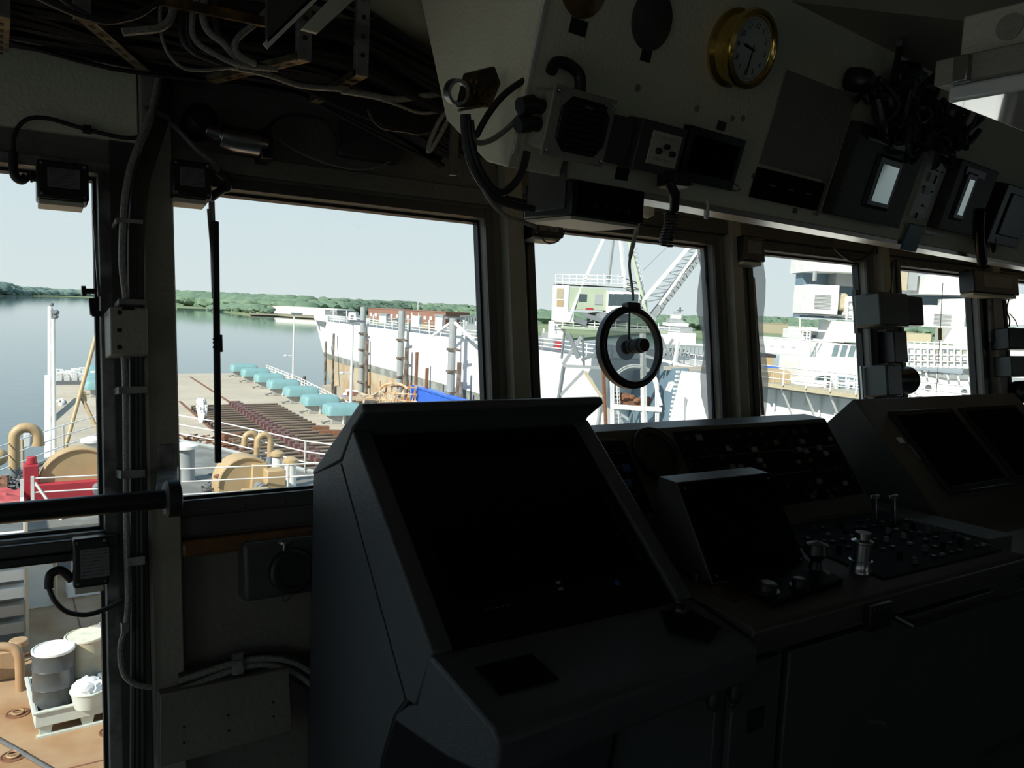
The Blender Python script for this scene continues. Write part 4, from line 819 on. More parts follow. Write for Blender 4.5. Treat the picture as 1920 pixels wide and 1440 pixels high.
lone('lintel_cable', MB().tube(spline([FW.W(1555, 420, .06), FW.W(1560, 455, .06), FW.W(1580, 478, .06), FW.W(1605, 490, .06), FW.W(1630, 478, .06), FW.W(1650, 450, .06)]), .008, 8), M['cabled'], 'black cable drooping below the overhead console over the narrow window', 'cable')
lone('cord_handset', MB().tube(spline([FP.W(1838, 395, .05), FP.W(1836, 430, .05), FP.W(1838, 465, .05), FP.W(1842, 492, .05)]), .02, 10), M['black'], 'black fitting hanging in front of the lintel near the far display unit', 'fitting')
lone('grey_connector', MB().tube([FP.W(1855, 430, .04), FP.W(1858, 452, .04), FP.W(1861, 470, .04)], [.018, .022, .012], 14), M['black'], 'short black connector under the far display unit', 'connector')
# ================================================================== OUTSIDE: water and far shore
WZ = -14.35; MD, FD, PD = -5.15, -4.1, -10.85     # water, our main deck, forecastle deck, pier deck
def gpt(x, y, z): return atz(x, y, z)
struct('harbour_water', MB().add([(-4000, -500, WZ), (6000, -500, WZ), (6000, 6000, WZ), (-4000, 6000, WZ)], [(0, 1, 2, 3)]), water('harbour water'))
def ground(name, pix, z, m_, thick=3):
    pts = [gpt(x, y, z) for x, y in pix]; mb = MB(); n = len(pts)
    mb.add([q for q in pts]+[q-V((0, 0, thick)) for q in pts], [tuple(range(n)), tuple(range(n, 2*n))[::-1]]+[(i, (i+1) % n, (i+1) % n+n, i+n) for i in range(n)])
    struct(name, mb, m_)
LZD = WZ+1.0
sh = [(-420, 556), (-100, 553), (60, 554), (190, 559), (322, 569), (332, 578), (400, 580), (470, 589), (520, 591), (560, 594), (640, 598), (1000, 640), (1240, 622), (1335, 637), (1430, 643), (1570, 650), (1700, 655), (1960, 668)]
hz = [(2100, 632), (1700, 613.5), (1300, 595.4), (900, 577.2), (500, 559), (100, 541), (-420, 517.5)]
ground('far_shore', sh+hz, LZD, M['grass'], 1.4)
ground('sandy_bank', [(466, 588.5), (520, 590.5), (562, 593.5), (640, 597.5), (640, 594), (560, 589.5), (500, 586)], LZD+.3, M['sand'], .6)
def trees(name, path, m_, label, r=9, rows=3, step=.6, seed=1, zb=None):
    """path: (px, top_py, base_py) with the base on the shore plane"""
    rr = random.Random(seed); random.seed(seed); mb = MB(); zb = LZD if zb is None else zb
    for (x0, t0, b0), (x1, t1, b1) in zip(path, path[1:]):
        A, B = gpt(x0, b0, zb), gpt(x1, b1, zb); L = (B-A).length; n = max(2, int(L/(r*step)))
        for i in range(n):
            for k in range(rows):
                s = (i+rr.random())/n; q = A+(B-A)*s; x = x0+(x1-x0)*s; tp = t0+(t1-t0)*s
                dirv = (q-EYE); dirv.z = 0; d = dirv.length; t_ = (q-EYE).dot(CF); top = att(x, tp+rr.uniform(-.5, 2.2), t_).z
                back = k*r*1.5; q = q+dirv.normalized()*back; q.z = zb; top = zb+(top-zb)*(1+.0*k)
                h = top-zb; hh = h*(.55+.45*(k+1)/rows)
                rad = r*rr.uniform(.45, .9); mb.blob((q.x, q.y, zb+hh-rad*.6), rad, (1.3, 1.3, .6), .12, 2)
                mb.blob((q.x+rr.uniform(-r, r)*.5, q.y, zb+(hh-rad)*.5), rad, (1, 1, max(.5, hh/r*.42)), .22, 1)
    lone(name, mb, m_, label, 'trees', kind='stuff')
trees('forest', [(-300, 522, 549), (-60, 527, 552), (0, 526, 553), (30, 535, 553), (100, 540, 554), (200, 545, 557)], M['farg'], 'far forest, haze tinted into its green, along the shore beyond the open water at the left', 13, 3, .75, 1)
trees('forest', [(318, 545, 568), (330, 543, 572), (360, 542, 574), (420, 548, 578), (480, 549, 583), (560, 553, 588), (640, 559, 590), (760, 564, 588), (900, 572, 593), (1000, 577, 600)], M['sage'], 'far green forest line seen through the widest window', 12, 3, .75, 2)
trees('forest', [(990, 579, 606), (1045, 580, 608), (1150, 588, 612), (1230, 589, 618), (1320, 592, 620)], M['sage'], 'forest band behind the crane', 10, 3, .75, 3)
trees('forest', [(1400, 591, 620), (1480, 594, 622), (1500, 597, 624), (1600, 600, 628), (1700, 604, 634), (1850, 610, 640), (1960, 616, 645)], M['sage'], 'forest band behind the sheds in the narrow window', 10, 3, .75, 4)
trees('bushes', [(395, 572, 580), (440, 568, 584), (480, 570, 588), (510, 575, 589)], M['sage'], 'green bushes at the water edge left of the long white warehouse', 5, 3, .6, 5)
trees('bushes', [(560, 571, 585), (600, 566, 583), (650, 568, 586)], M['sage'], 'tree clump behind the long white warehouse', 7, 2, .6, 6)
trees('bushes', [(860, 575, 600), (910, 577, 605)], M['sage'], 'scattered trees behind the brick building', 6, 2, .8, 7)
def house(px, base, w, h, t_roof, m_, rm, label, z=None, nm='house', depth=10, group='white houses on the far shore'):
    q = gpt(px, base, LZD if z is None else z); t_ = (q-EYE).dot(CF); W_ = w*t_/FPX; H = h*t_/FPX; RH = t_roof*t_/FPX
    F = Fr(q, (CR.x, CR.y, 0), (0, 0, 1)); th = thing(nm, label, 'house' if nm == 'house' else 'building', q, group)
    part('walls', MB().box(F, -W_/2, W_/2, 0, H, -depth, 0), m_, th)
    Fe = Fr(F.P(0, H, 0), F.x, F.y)
    part('roof', MB().add([Fe.P(-W_/2-.4, 0, .4), Fe.P(W_/2+.4, 0, .4), Fe.P(W_/2+.4, 0, -depth), Fe.P(-W_/2-.4, 0, -depth), Fe.P(-W_/2, RH, -depth/2), Fe.P(W_/2, RH, -depth/2)], [(0, 1, 5, 4), (2, 3, 4, 5), (1, 2, 5), (3, 0, 4), (0, 3, 2, 1)]), rm, th)
    n = max(1, int(w/5)); wd = MB()
    for k in range(n): x = -W_/2+W_*(k+.5)/n; wd.box(F, x-W_*.12/n*2, x+W_*.12/n*2, H*.35, H*.7, 0, .1)
    part('window', wd, M['dglass'], th)
    return th
house(105, 552, 8, 5, 2, M['wht'], M['wht'], 'white house at the far water edge at the left, larger of the pair'); house(117, 553, 5, 3, 2, M['wht'], M['wht'], 'small white house just right of the larger far left one')
house(138, 554, 14, 2, 1.2, M['wht'], M['greyst'], 'row of low white boathouses nearest the window edge')
house(386, 570, 12, 4, 4, M['wht'], M['wht'], 'white house behind the wiper arm on the far shore'); house(450, 573, 9, 3, 2, M['wht'], M['wht'], 'small white house among the trees right of the wiper arm'); house(508, 575, 12, 3, 3, M['wht'], M['wht'], 'white house among the trees above the warehouse end')
def bld(nm, pix, depth, m_, label, cat='building', win=None, z=LZD, roof=None):
    """upright block: bottom-left, bottom-right pixel on plane z and a top pixel above the left one"""
    a, b = gpt(*pix[0], z), gpt(*pix[1], z); t_ = (a-EYE).dot(CF); h = att(pix[2][0], pix[2][1], t_).z-z
    F = Fr(a, b-a, (0, 0, 1)); L = (b-a).length; d = -depth if F.z.dot(EYE-a) > 0 else depth
    th = thing(nm, label, cat, a); part('walls', MB().box(F, 0, L, 0, h, d, 0), m_, th)
    s = 1 if d < 0 else -1
    part('roof', MB().box(F, -.3, L+.3, h, h+max(.3, h*.06), d-.3*s, .3*s), roof or M['wht'], th)
    if win:
        n, v0, v1, wm = win; W = MB()
        for k in range(n): W.box(F, L*(k+.3)/n, L*(k+.7)/n, h*v0, h*v1, -.02*s, .08*s)
        part('window', W, wm, th)
    return th
bld('warehouse', ((509, 587), (632, 594), (509, 574)), 25, M['wht'], 'long low white warehouse on the far bank', win=None)
bld('brick_building', ((690, 600), (835, 610), (690, 578)), 25, M['brick'], 'long brick building with white windows behind the white hull', win=(14, .35, .62, M['wht']), roof=M['brick'])
bld('dark_shed', ((632, 597), (668, 598), (632, 583)), 20, M['greyst'], 'grey shed between the long white warehouse and the brick building', roof=M['greyst'])
bld('glass_shed', ((862, 612), (905, 616), (862, 592)), 20, M['greyst'], 'grey shed with dark windows right of the brick building', win=(8, .4, .9, M['dglass']), roof=M['greyst'])
bld('cream_shed', ((1428, 624), (1476, 626), (1430, 606)), 25, M['drumc'], 'cream shed behind the quay in the narrow window', roof=M['drumc'])
bld('cream_shed', ((1477, 627), (1510, 630), (1478, 612)), 20, M['wht'], 'smaller white shed right of the cream shed')
bld('cream_shed', ((1690, 640), (1745, 643), (1690, 624)), 25, M['drumc'], 'cream shed seen below the handled box in the right window', roof=M['drumc'])
bld('white_kiosk', ((1775, 641), (1797, 642), (1776, 629)), 10, M['wht'], 'small white building right of the yellow flag in the right window', win=(2, .3, .6, M['greyst']))
for x, tp, bs, ll in ((592, 557, 583, 'white mast behind the long white warehouse'), (783, 567, 600, 'thin white mast behind the brick building')):
    q = gpt(x, bs, LZD); t_ = (q-EYE).dot(CF); lone('mast', MB().cyl(q, att(x+1, tp, t_), .6 if x < 700 else .35, n=8), M['wht'], ll, 'mast')
bld('quay_wall', ((1400, 646), (1580, 657), (1400, 632)), 30, M['wht'], 'pale floating quay with dark waterline beyond the narrow window', 'quay', win=(9, .05, .12, M['greyst']), z=WZ)
lone('yellow_float', MB().bar(att(1762.5, 616, 3.9), att(1762.5, 638, 3.9), .012), mat('yellow plastic', (.8, .6, .1), .4), 'yellow tag hanging on a thin cord outside the right window', 'tag')
lone('halyard', MB().cyl(att(1768, 530, 3.9), att(1763, 616, 3.9), .0018, n=5).cyl(att(1762, 638, 3.9), att(1755, 745, 3.9), .0014, n=5), M['wht'], 'thin halyard running past the right window', 'rope')

# ================================================================== PIER
th = []
pier = [(2.9, 58, PD), (6.9, 131, PD), (39.6, 131, PD), (29.3, 45, PD), (3, 45, PD)]
PT = planks('timber pier decking', (.68, .6, .47), (.6, .52, .41), (.42, .36, .27), .35, 6, radians(2))
PT.node_tree.nodes['Principled BSDF'].inputs['Roughness'].default_value = .9
struct('pier_deck', MB().prism(G, [(p[0], p[1]) for p in pier], PD-.5, PD), PT)
pl = MB()
for k in range(26):
    s = k/25; 
    for (a, b) in ((pier[0], pier[1]), (pier[2], pier[3])): x = a[0]+(b[0]-a[0])*s; y = a[1]+(b[1]-a[1])*s; pl.cyl((x, y, WZ-1), (x, y, PD-.3), .25, n=8)
    pl.cyl((6.9+35.6*s, 133-5*s, WZ-1), (6.9+35.6*s, 133-5*s, PD-.3), .25, n=8)
struct('pier_supports', pl, M['pile'])
def onp(x, y, z=PD): return gpt(x, y, z)
for (p, q, ll) in (((357, 707), (402, 736), 'upper rust red rail line let into the pier deck'), ((337, 753), (382, 792), 'lower rust red rail line let into the pier deck')):
    a, b = onp(*p), onp(*q); b = b+(b-a)*.6; lone('deck_rail', MB().bar(a+V((0, 0, .03)), b+V((0, 0, .03)), .28, .06), M['rusty'], ll, 'rail', 'rails in the pier deck')
# covered units
def boat(i, q, k, ll):
    t = thing('covered_unit', ll, 'covered unit', q, 'teal covered units along the pier edge')
    F = Fr(q, (cos(-.09), sin(-.09), 0), (sin(.09), cos(.09), 0))
    L, W_ = 3.9*k, 2.9*k
    cv = MB(); prof = [(0, 0), (.12, .55), (.5, .9), (1.3, 1.05)]; rows = []
    n = 9
    for j, (ins, hh) in enumerate([(0, -.15), (.03, .5), (.2, .78), (.6, .9)]):
        ring = []
        for a in range(28):
            an = 2*pi*a/28; cx, cy = cos(an), sin(an); px_ = (abs(cx)**.2)*(1 if cx > 0 else -1)*(L/2-ins); py_ = (abs(cy)**.2)*(1 if cy > 0 else -1)*(W_/2-ins)
            ring.append(F.P(px_, py_, 1.05+hh*1.0))
        rows.append(ring)
    for r_ in rows: cv.v += r_
    for j in range(3): cv.f += [[j*28+a, j*28+(a+1) % 28, (j+1)*28+(a+1) % 28, (j+1)*28+a] for a in range(28)]
    cv.f += [list(range(28))[::-1], [84+a for a in range(28)]]
    part('canvas_cover', cv, M['tealc'], t)
    hs = part('housing', MB().box(F, -L*.38, L*.0, -W_*.38, W_*.3, 0, 1.15), M['cab'], t, .05)
    part('housing', MB().box(F, L*.22, L*.42, -W_*.34, W_*.3, 0, 1.15), M['cab'], t, .05)
    part('dark_opening', MB().box(F, 0, L*.22, -W_*.30, W_*.25, .05, 1.12), M['greyst'], t)
    part('leg', MB().box(F, -L*.1, -L*.06, -W_*.42, -W_*.36, 0, 1.1), M['wht'], t); part('leg', MB().box(F, L*.38, L*.42, -W_*.42, -W_*.36, 0, 1.1), M['wht'], t)
    part('tow_bar', MB().bar(F.P(-L*.38, -W_*.2, .3), F.P(-L*.58, -W_*.25, .15), .12).bar(F.P(-L*.58, -W_*.25, .15), F.P(-L*.58, -W_*.05, .15), .12), M['greyst'], t)
names = ['farthest', 'second farthest', 'third farthest', 'middle', 'third nearest', 'second nearest', 'nearest']
px_ = [(457, 709), (479, 719), (505, 730), (531, 743), (564, 758), (600, 776), (643, 795)]
for i, (x, y) in enumerate(px_): q = onp(x, y-3); boat(i, q, 1.0, names[i]+' of the seven teal covered units seen through the widest window')
for i, (x, y) in enumerate(((197, 712), (199, 730), (203, 742))): boat(i, onp(x, y), 1.25, ['farthest', 'middle', 'nearest'][i]+' teal covered unit half hidden behind the left pillar')
t = thing('pallet_stack', 'block of stacked grey crates on the far end of the pier at the left', 'crates', onp(128, 722)); F = Fr(onp(104, 722), (1, .02, 0), (0, 1, 0))
part('base', MB().box(F, 0, 5.3, 0, 11, 0, .5), M['greyst'], t); cb = MB(); rr = random.Random(2)
for i in range(6):
    for j in range(7): cb.box(F, .1+i*.87, .75+i*.87, .3+j*1.5, 1.3+j*1.5, .5, .9+rr.random()*.6)
part('crates', cb, M['wht'], t)
for (x, y) in ((120, 752),): lone('rope_heap', MB().tube(spline([onp(108, 752, PD+.1), onp(116, 749, PD+.15), onp(119, 756, PD+.1), onp(112, 758, PD+.1), onp(118, 760, PD+.1)]), .15, 6), M['wht'], 'small heap of white rope on the pier right of the lamp posts', 'rope')
# fence along the pier edge
fp = [onp(500, 697), onp(560, 722), onp(640, 765), onp(700, 800)]
lone('pier_fence', MB().rail(fp, 1.1, .05, 3, 2.0, .06), M['wht'], 'white pipe fence along the pier edge behind the teal covered units', 'fence')
def lamppost(x, y0, y1, r, ll, arm=None, zb=PD, m_='wht', lean=0):
    q = onp(x, y1, zb); t_ = (q-EYE).dot(CF); h = att(x, y0, t_).z-zb; t = thing('lamp_post', ll, 'lamp post', q, 'lamp posts')
    part('pole', MB().cyl(q, q+V((lean, 0, h)), r, r*.7, 10), M[m_], t)
    part('lamp_head', MB().box(Fr(q+V((lean, 0, h)), (1, 0, 0), (0, 1, 0)), -r*3, r*8, -r*2, r*2, -.1, .15), M['greyst'], t)
    if arm: part('side_arm', MB().bar(q+V((0, 0, h*arm)), q+V((-1.1, 0, h*arm)), .12).blob(q+V((-1.1, 0, h*arm)), .3, (1, 1, .5), 0), M['wht'], t)
lamppost(549, 588, 725, .14, 'slender white lamp post beyond the teal covered units', .43, zb=PD)
lamppost(657, 602, 780, .16, 'white lamp post in front of the white hull nearest its bow', .46, zb=PD)
lamppost(838, 596, 790, .18, 'tall white lamp post with braces in front of the white hull', None, zb=PD)
# steel beams with mauve blocks
bt = ['beam number']; N_ = 25; E0 = ((386, 767), (484, 762)); 
proto = None
A0, A1 = onp(388, 768), onp(486, 763); B0, B1 = onp(540, 905), onp(700, 880)
nm_ = ['farthest', 'second farthest', 'third farthest', 'fourth farthest']
for k in range(N_):
    s = k/(N_-1); s2 = s; a = A0+(B0-A0)*s2; b = A1+(B1-A1)*s2; mid = (a+b)/2
    if proto is None:
        F = Fr(a, b-a, (0, 1, 0)); L = 9.2; t = thing('steel_beam', 'x', 'steel beam', a+F.x*L/2, 'steel beams laid side by side on the pier'); proto = t
        F = Fr(a, (1, 0, 0), (0, 1, 0))
        part('web', MB().box(F, 0, L, -.14, .14, 0, .4), M['beamd'], t); part('top_flange', MB().box(F, 0, L, -.12, .22, .4, .5), M['beamt'], t)
        part('saddle_block', MB().box(F, L*.42, L*.55, -.22, .25, .2, .85), M['mauve'], t); part('saddle_lug', MB().box(F, L*.47, L*.50, -.32, -.22, .2, .85), M['beamt'], t)
        loc0 = t.location.copy()
    else:
        t = copy_tree(proto, V((0, 0, 0)))
    mid = (a+b)/2; t.location = V((mid.x-.0+1.0*0, mid.y, PD+.02)); sc_ = (b-a).length/9.2
    t['label'] = 'dark steel beam with mauve saddle block in the long row on the pier'
for (p, q, ll, mm) in (((585, 814), (617, 814), 'short brown timber baulk at the far right of the beam row', 'rusty'), ((598, 822), (640, 822), 'longer brown timber baulk at the right of the beam row', 'rusty'), ((418, 830), (450, 828), 'rusty channel lying left of the beam row behind the wiper arm', 'rusty')):
    a, b = onp(*p), onp(*q); lone('timber_baulk', MB().bar(a+V((0, 0, .4)), b+V((0, 0, .4)), .8, .7), M[mm], ll, 'timber')
t = thing('bottle_pile', 'pile of white bottles at the far left end of the beam row', 'debris', onp(385, 785), kind='stuff'); mb = MB(); rr = random.Random(9)
for k in range(40): q = onp(374+rr.random()*13, 768+rr.random()*26); mb.cyl(q, q+V((rr.uniform(-.3, .3), .2, .9+rr.random()*.5)), .15, n=6)
part('bottles', mb, M['wht'], t, kind='stuff')
t = thing('scrap_pile', 'scattered scrap and hoses on the pier between the bow rails', 'debris', onp(420, 835), kind='stuff'); mb = MB()
for k in range(90):
    q = onp(345+rr.random()*110, 822+rr.random()*35, PD); mb.bar(q+V((0, 0, .1)), q+V((rr.uniform(-1.4, 1.4), rr.uniform(-1, 1), .1+rr.random()*.5)), .12)
part('scrap', mb, M['rusty'], t, kind='stuff')

# ================================================================== WHITE HULL BESIDE THE PIER
def loft(stations, mname, name, parent, extra=None):
    mb = MB(); n = len(stations[0])
    for s in stations: mb.v += [V(p) for p in s]
    for i in range(len(stations)-1):
        for j in range(n-1): a = i*n+j; mb.f.append([a, a+1, a+n+1, a+n])
    return part(name, mb, M[mname], parent)
HD = -2.0
side = [(46.2, 134, 0), (45.7, 127, .5), (45.2, 118, .8), (44.6, 107, .95), (43.7, 92, 1), (42, 72, 1), (40.4, 58, 1), (39.2, 47, 1)]
hl = thing('white_hull', 'large white ship hull lying alongside the pier edge, bow to the left', 'ship', (44, 90, WZ), None)
def hsec(x, y, k, top, bot):
    fl = (1-k)*1.3+.25; out = []
    for z in (top, (top+bot)/2, bot): out.append((x+fl*(HD-z)/(HD-WZ)*(1.3 if k < 1 else 1), y-(1-k)*4*(HD-z)/(HD-WZ), z))
    return out
def strip(top, bot): return [hsec(x, y, k, top, bot) for x, y, k in side]
loft(strip(HD, -7.4), 'hull', 'topsides', hl); loft(strip(-7.4, -8.4), 'stripe', 'boot_stripe', hl); loft(strip(-8.4, WZ-1), 'rust', 'lower_hull', hl)
bm_ = MB(); 
# other side, deck, transom
ds = [(x, y) for x, y, k in side]; far = [(x+max(.2, 17*min(1, (134-y)/35)), y) for x, y in ds]
part('deck', MB().add([(x, y, HD-.02) for x, y in ds]+[(x, y, HD-.02) for x, y in far], [(i, i+1, i+1+len(ds), i+len(ds)) for i in range(len(ds)-1)]), M['greyst'], hl)
part('far_side', MB().add([(x, y, HD) for x, y in far]+[(x+2.5, y-6 if y > 110 else y, WZ-1) for x, y in far], [(i, i+1, i+1+len(ds), i+len(ds)) for i in range(len(ds)-1)]), M['hull'], hl)
part('stern', MB().add([(39.2, 47, HD), (39.45, 47, WZ-1), (55.2, 47, WZ-1), (56.2, 47, HD)], [(0, 1, 2, 3)]), M['hull'], hl)
part('bow_bulwark', MB().add([(46.2, 134.5, HD), (45.7, 127, HD), (49.5, 127, HD), (46.2, 134.5, HD+1.0), (45.7, 127, HD+.8), (49.5, 127, HD+.8)], [(0, 1, 4, 3), (0, 3, 5, 2), (3, 4, 5), (1, 2, 5, 4)]), M['hull'], hl)
part('hawse_recess', MB().add([(46.1, 133.4, HD-.1), (45.6, 127, HD-.1), (46.5, 130.5, HD-3.2)], [(0, 1, 2)]), M['greyst'], hl)
mb = MB().rail([V((x+.3, y, HD)) for x, y, k in side[1:]], 1.0, .05, 3, 3, .06); part('deck_rail', mb, M['wht'], hl)
def onh(x, y, d=1.5):
    """point on the deck plane of the hull"""
    return gpt(x, y, HD)
rr = random.Random(21)
def gear(nm, px, py, w, h, d, mm, ll, cat, sec=None, tp=0):
    q = gpt(px, py, HD); t_ = (q-EYE).dot(CF); F = Fr(q, (CR.x, CR.y, 0), (-CR.y, CR.x, 0)); W_, H = w*t_/FPX, h*t_/FPX
    t = thing(nm, ll, cat, q, None); part('body', MB().box(F, -W_/2, W_/2, 0, d, 0, H, tp*W_, 0), M[mm], t, .04)
    if sec == 'legs':
        for s in (-1, 1): part('post', MB().cyl(F.P(s*W_*.4, .1, 0), F.P(s*W_*.4, .1, H*1.3), .1, n=8), M['wht'], t)
    if sec == 'cap': part('cap', MB().box(F, -W_*.6, W_*.6, -.1, d+.1, H, H*1.15), M['sgrey'], t)
    if sec == 'door': part('door', MB().box(F, -W_*.15, W_*.15, -.05, 0, .1, H*.7), M['greyst'], t)
gear('deck_locker', 660, 602, 18, 16, 3, 'wht', 'white tapered locker on the bow deck of the white hull', 'deck box', 'door', .15)
gear('deck_locker', 717, 607, 14, 16, 3, 'wht', 'white box on the hull deck between the first two pile pairs', 'deck box', 'cap')
gear('deck_locker', 778, 614, 16, 21, 3, 'wht', 'white box on the hull deck just right of the second pile pair', 'deck box', 'legs')
gear('deck_crate', 796, 617, 16, 8, 2, 'drumc', 'cream crate on the hull deck', 'crate'); gear('deck_locker', 822, 620, 14, 26, 3, 'wht', 'tall white box on the hull deck left of the braced post', 'deck box', 'cap')
gear('deck_crate', 882, 631, 22, 22, 3, 'sgrey', 'pale grey frame box on the hull deck right of the braced post', 'crate', 'legs'); gear('deck_crate', 906, 634, 12, 26, 3, 'wht', 'white box by the right jamb of the widest window', 'crate', 'cap')
gear('deck_locker', 640, 599, 8, 6, 2, 'greyst', 'dark winch on the bow of the white hull', 'winch'); gear('deck_crate', 740, 609, 10, 10, 2, 'sgrey', 'pale grey winch on the hull deck', 'winch', 'cap')
gear('deck_crate', 808, 619, 8, 6, 2, 'rusty', 'small red brown crate on the hull deck', 'crate'); gear('deck_crate', 862, 628, 12, 12, 3, 'wht', 'low white box behind the braced post', 'crate')
gear('deck_crate', 1027, 650, 22, 26, 3, 'sgrey', 'grey white deck house by the left side of the crane legs', 'crate', 'legs'); gear('red_locker', 1047, 655, 10, 14, 2, 'redp', 'small red locker left of the crane legs', 'locker')
gear('deck_crate', 690, 605, 8, 8, 2, 'wht', 'small white box by the first pile pair on the hull deck', 'crate'); gear('deck_crate', 842, 624, 9, 10, 2, 'cab', 'small grey box right of the braced post foot', 'crate')
for k, (x, y) in enumerate(((625, 578), (650, 582), (700, 590), (735, 592), (765, 594), (805, 600), (850, 606), (870, 600))):
    q = gpt(x, 600+(x-640)*.145, HD); t_ = (q-EYE).dot(CF); lone('deck_mast', MB().cyl(q, att(x, y, t_), .09, n=6).bar(att(x, y+5, t_)-V((.6, 0, 0)), att(x, y+5, t_)+V((.6, 0, 0)), .1), M['wht'], 'thin white pole on the hull deck, '+['leftmost', 'second from the left', 'third from the left', 'fourth from the left', 'fifth from the left', 'sixth from the left', 'second from the right', 'rightmost'][k]+' of eight', 'pole', 'thin poles on the hull deck')
# mooring dolphins
for k, (x, y0, yb) in enumerate(((688, 576, 740), (760, 583, 745), (853, 597, 742))):
    xb = [678, 750, 846][k]; q = gpt(xb, yb, WZ); t_ = (q-EYE).dot(CF)
    # stand just clear of the hull side
    hx = next((a[0]+(b[0]-a[0])*.0 for a, b in zip(side, side[1:]) if 1), 44)
    X_ = [44.0, 42.6, 40.2][k]; q = atx(xb, 700, X_); top = atx(x, y0, X_); q.z = WZ-1; 
    t = thing('mooring_piles', ['pair of tall steel piles against the white hull, leftmost pair', 'pair of tall steel piles against the white hull, middle pair', 'pair of thick steel piles with braces, nearest the window jamb'][k], 'piles', q, 'steel pile pairs against the hull')
    wdt = .55
    part('pile', MB().cyl(q, V((q.x, q.y, top.z)), .42, n=12), M['sgrey'], t); part('pile', MB().cyl(q+V((.1, -1.5, 0)), V((q.x+.1, q.y-1.5, top.z-4.5)), .24, n=12), M['pile'], t)
    for j in range(5): z = WZ+2+j*2.3; part('collar', MB().cyl((q.x, q.y, z), (q.x, q.y, z+.25), .6, n=12).bar((q.x, q.y, z+.1), (q.x+.1, q.y-1.5, z+.1), .2), M['pile'], t)
    if k == 2:
        for s in (-1, 1): part('brace', MB().bar((q.x, q.y, top.z-.3), (q.x, q.y+s*4.4, HD+.2), .25), M['wht'], t)
for k, (x, y0, y1, ll) in enumerate(((780, 660, 745, 'rusty slim pile at the hull foot left of the blue container'), (800, 690, 745, 'slim rusty pile just above the blue container'), (611, 640, 690, 'slim dark pile near the bow of the white hull'), (625, 625, 705, 'taller slim dark pile near the bow of the white hull'), (864, 716, 760, 'slim dark pile near the right jamb'))):
    X_ = 44.9 if x < 640 else 40.9 if x < 790 else 40.2
    a, b = atx(x-1, y1, X_), atx(x, y0, X_); lone('slim_pile', MB().cyl((a.x, a.y, WZ-1), (a.x, a.y, b.z), .2, n=8), M['rusty'] if 'rusty' in ll else M['pile'], ll, 'pile', 'slim piles along the hull')
# things between the pier and the hull
def box_at(nm, pix, z, d, h, mm, ll, cat, extra=None):
    a, b = gpt(*pix[0], z), gpt(*pix[1], z); F = Fr(a, b-a, (0, 0, 1)); L = (b-a).length
    t = thing(nm, ll, cat, a); part('body', MB().box(F, 0, L, 0, h, -d if F.z.dot(EYE-a) > 0 else d, 0), M[mm], t, .05); return t, F, L
box_at('concrete_block', ((603, 748), (655, 752)), WZ, 4, 2.2, 'concrete', 'cream concrete block in the water below the white bow', 'block')
t, F, L = box_at('work_barge', ((635, 763), (710, 770)), WZ+.2, 3, 1.6, 'bluep', 'small blue work barge between the pier fence and the hull', 'barge')
part('deck_pipes', MB().bar(F.P(.3, 1.9, -.8), F.P(L-.3, 2.0, -.9), .3).bar(F.P(.3, 2.3, -1.6), F.P(L-.3, 2.2, -1.4), .4), M['wht'], t); part('orange_gear', MB().box(F, L*.15, L*.5, 1.6, 2.3, -2.4, -.6), M['rusty'], t)
a, b = atx(772, 760, 39.3), atx(888, 800, 37.6); a.z = b.z = WZ; F = Fr(a, b-a, (0, 0, 1)); L = (b-a).length
t = thing('blue_container', 'bright blue open topped container moored under the white hull', 'container', a); part('body', MB().box(F, 0, L, 0, 6.6, -1.6, 0), M['bluep'], t, .05)
part('rim', MB().box(F, -.1, L+.1, 6.6, 6.8, -.3, .1).box(F, -.1, .3, 0, 6.8, -.2, .15), M['bluep'], t)
t = thing('rusty_staging', 'cream and rust work staging frame at the foot of the white hull', 'staging', gpt(740, 765, WZ)); mb = MB(); rr = random.Random(8)
for k in range(7):
    x = 712+k*11; a = att(x, 768, 88); b = att(x+1, 712+rr.random()*10, 88); mb.bar(a, b, .12)
for y in (722, 735, 748, 760): mb.bar(att(712, y, 88), att(782, y+5, 88), .14)
for k in range(6): mb.bar(att(714+k*11, 765, 88), att(726+k*11, 722, 88), .1)
mb.tube([att(738+26*cos(a/3), 733+14*sin(a/3), 87.5) for a in range(10, 19)], .14, 6); part('frame', mb, mat('rust and cream', (.7, .58, .4), .7, col2=(.5, .25, .1), scale=1), t)
t = thing('scaffold', 'tangle of orange debris and white planks left of the rusty staging', 'scaffold', gpt(690, 760, WZ), kind='stuff'); mb = MB()
for k in range(40): a = att(650+rr.random()*60, 742+rr.random()*18, 92); mb.bar(a, a+V((rr.uniform(-3, 3), rr.uniform(-2, 2), rr.uniform(-.4, .4))), .22)
part('debris', mb, M['rust'], t, kind='stuff')
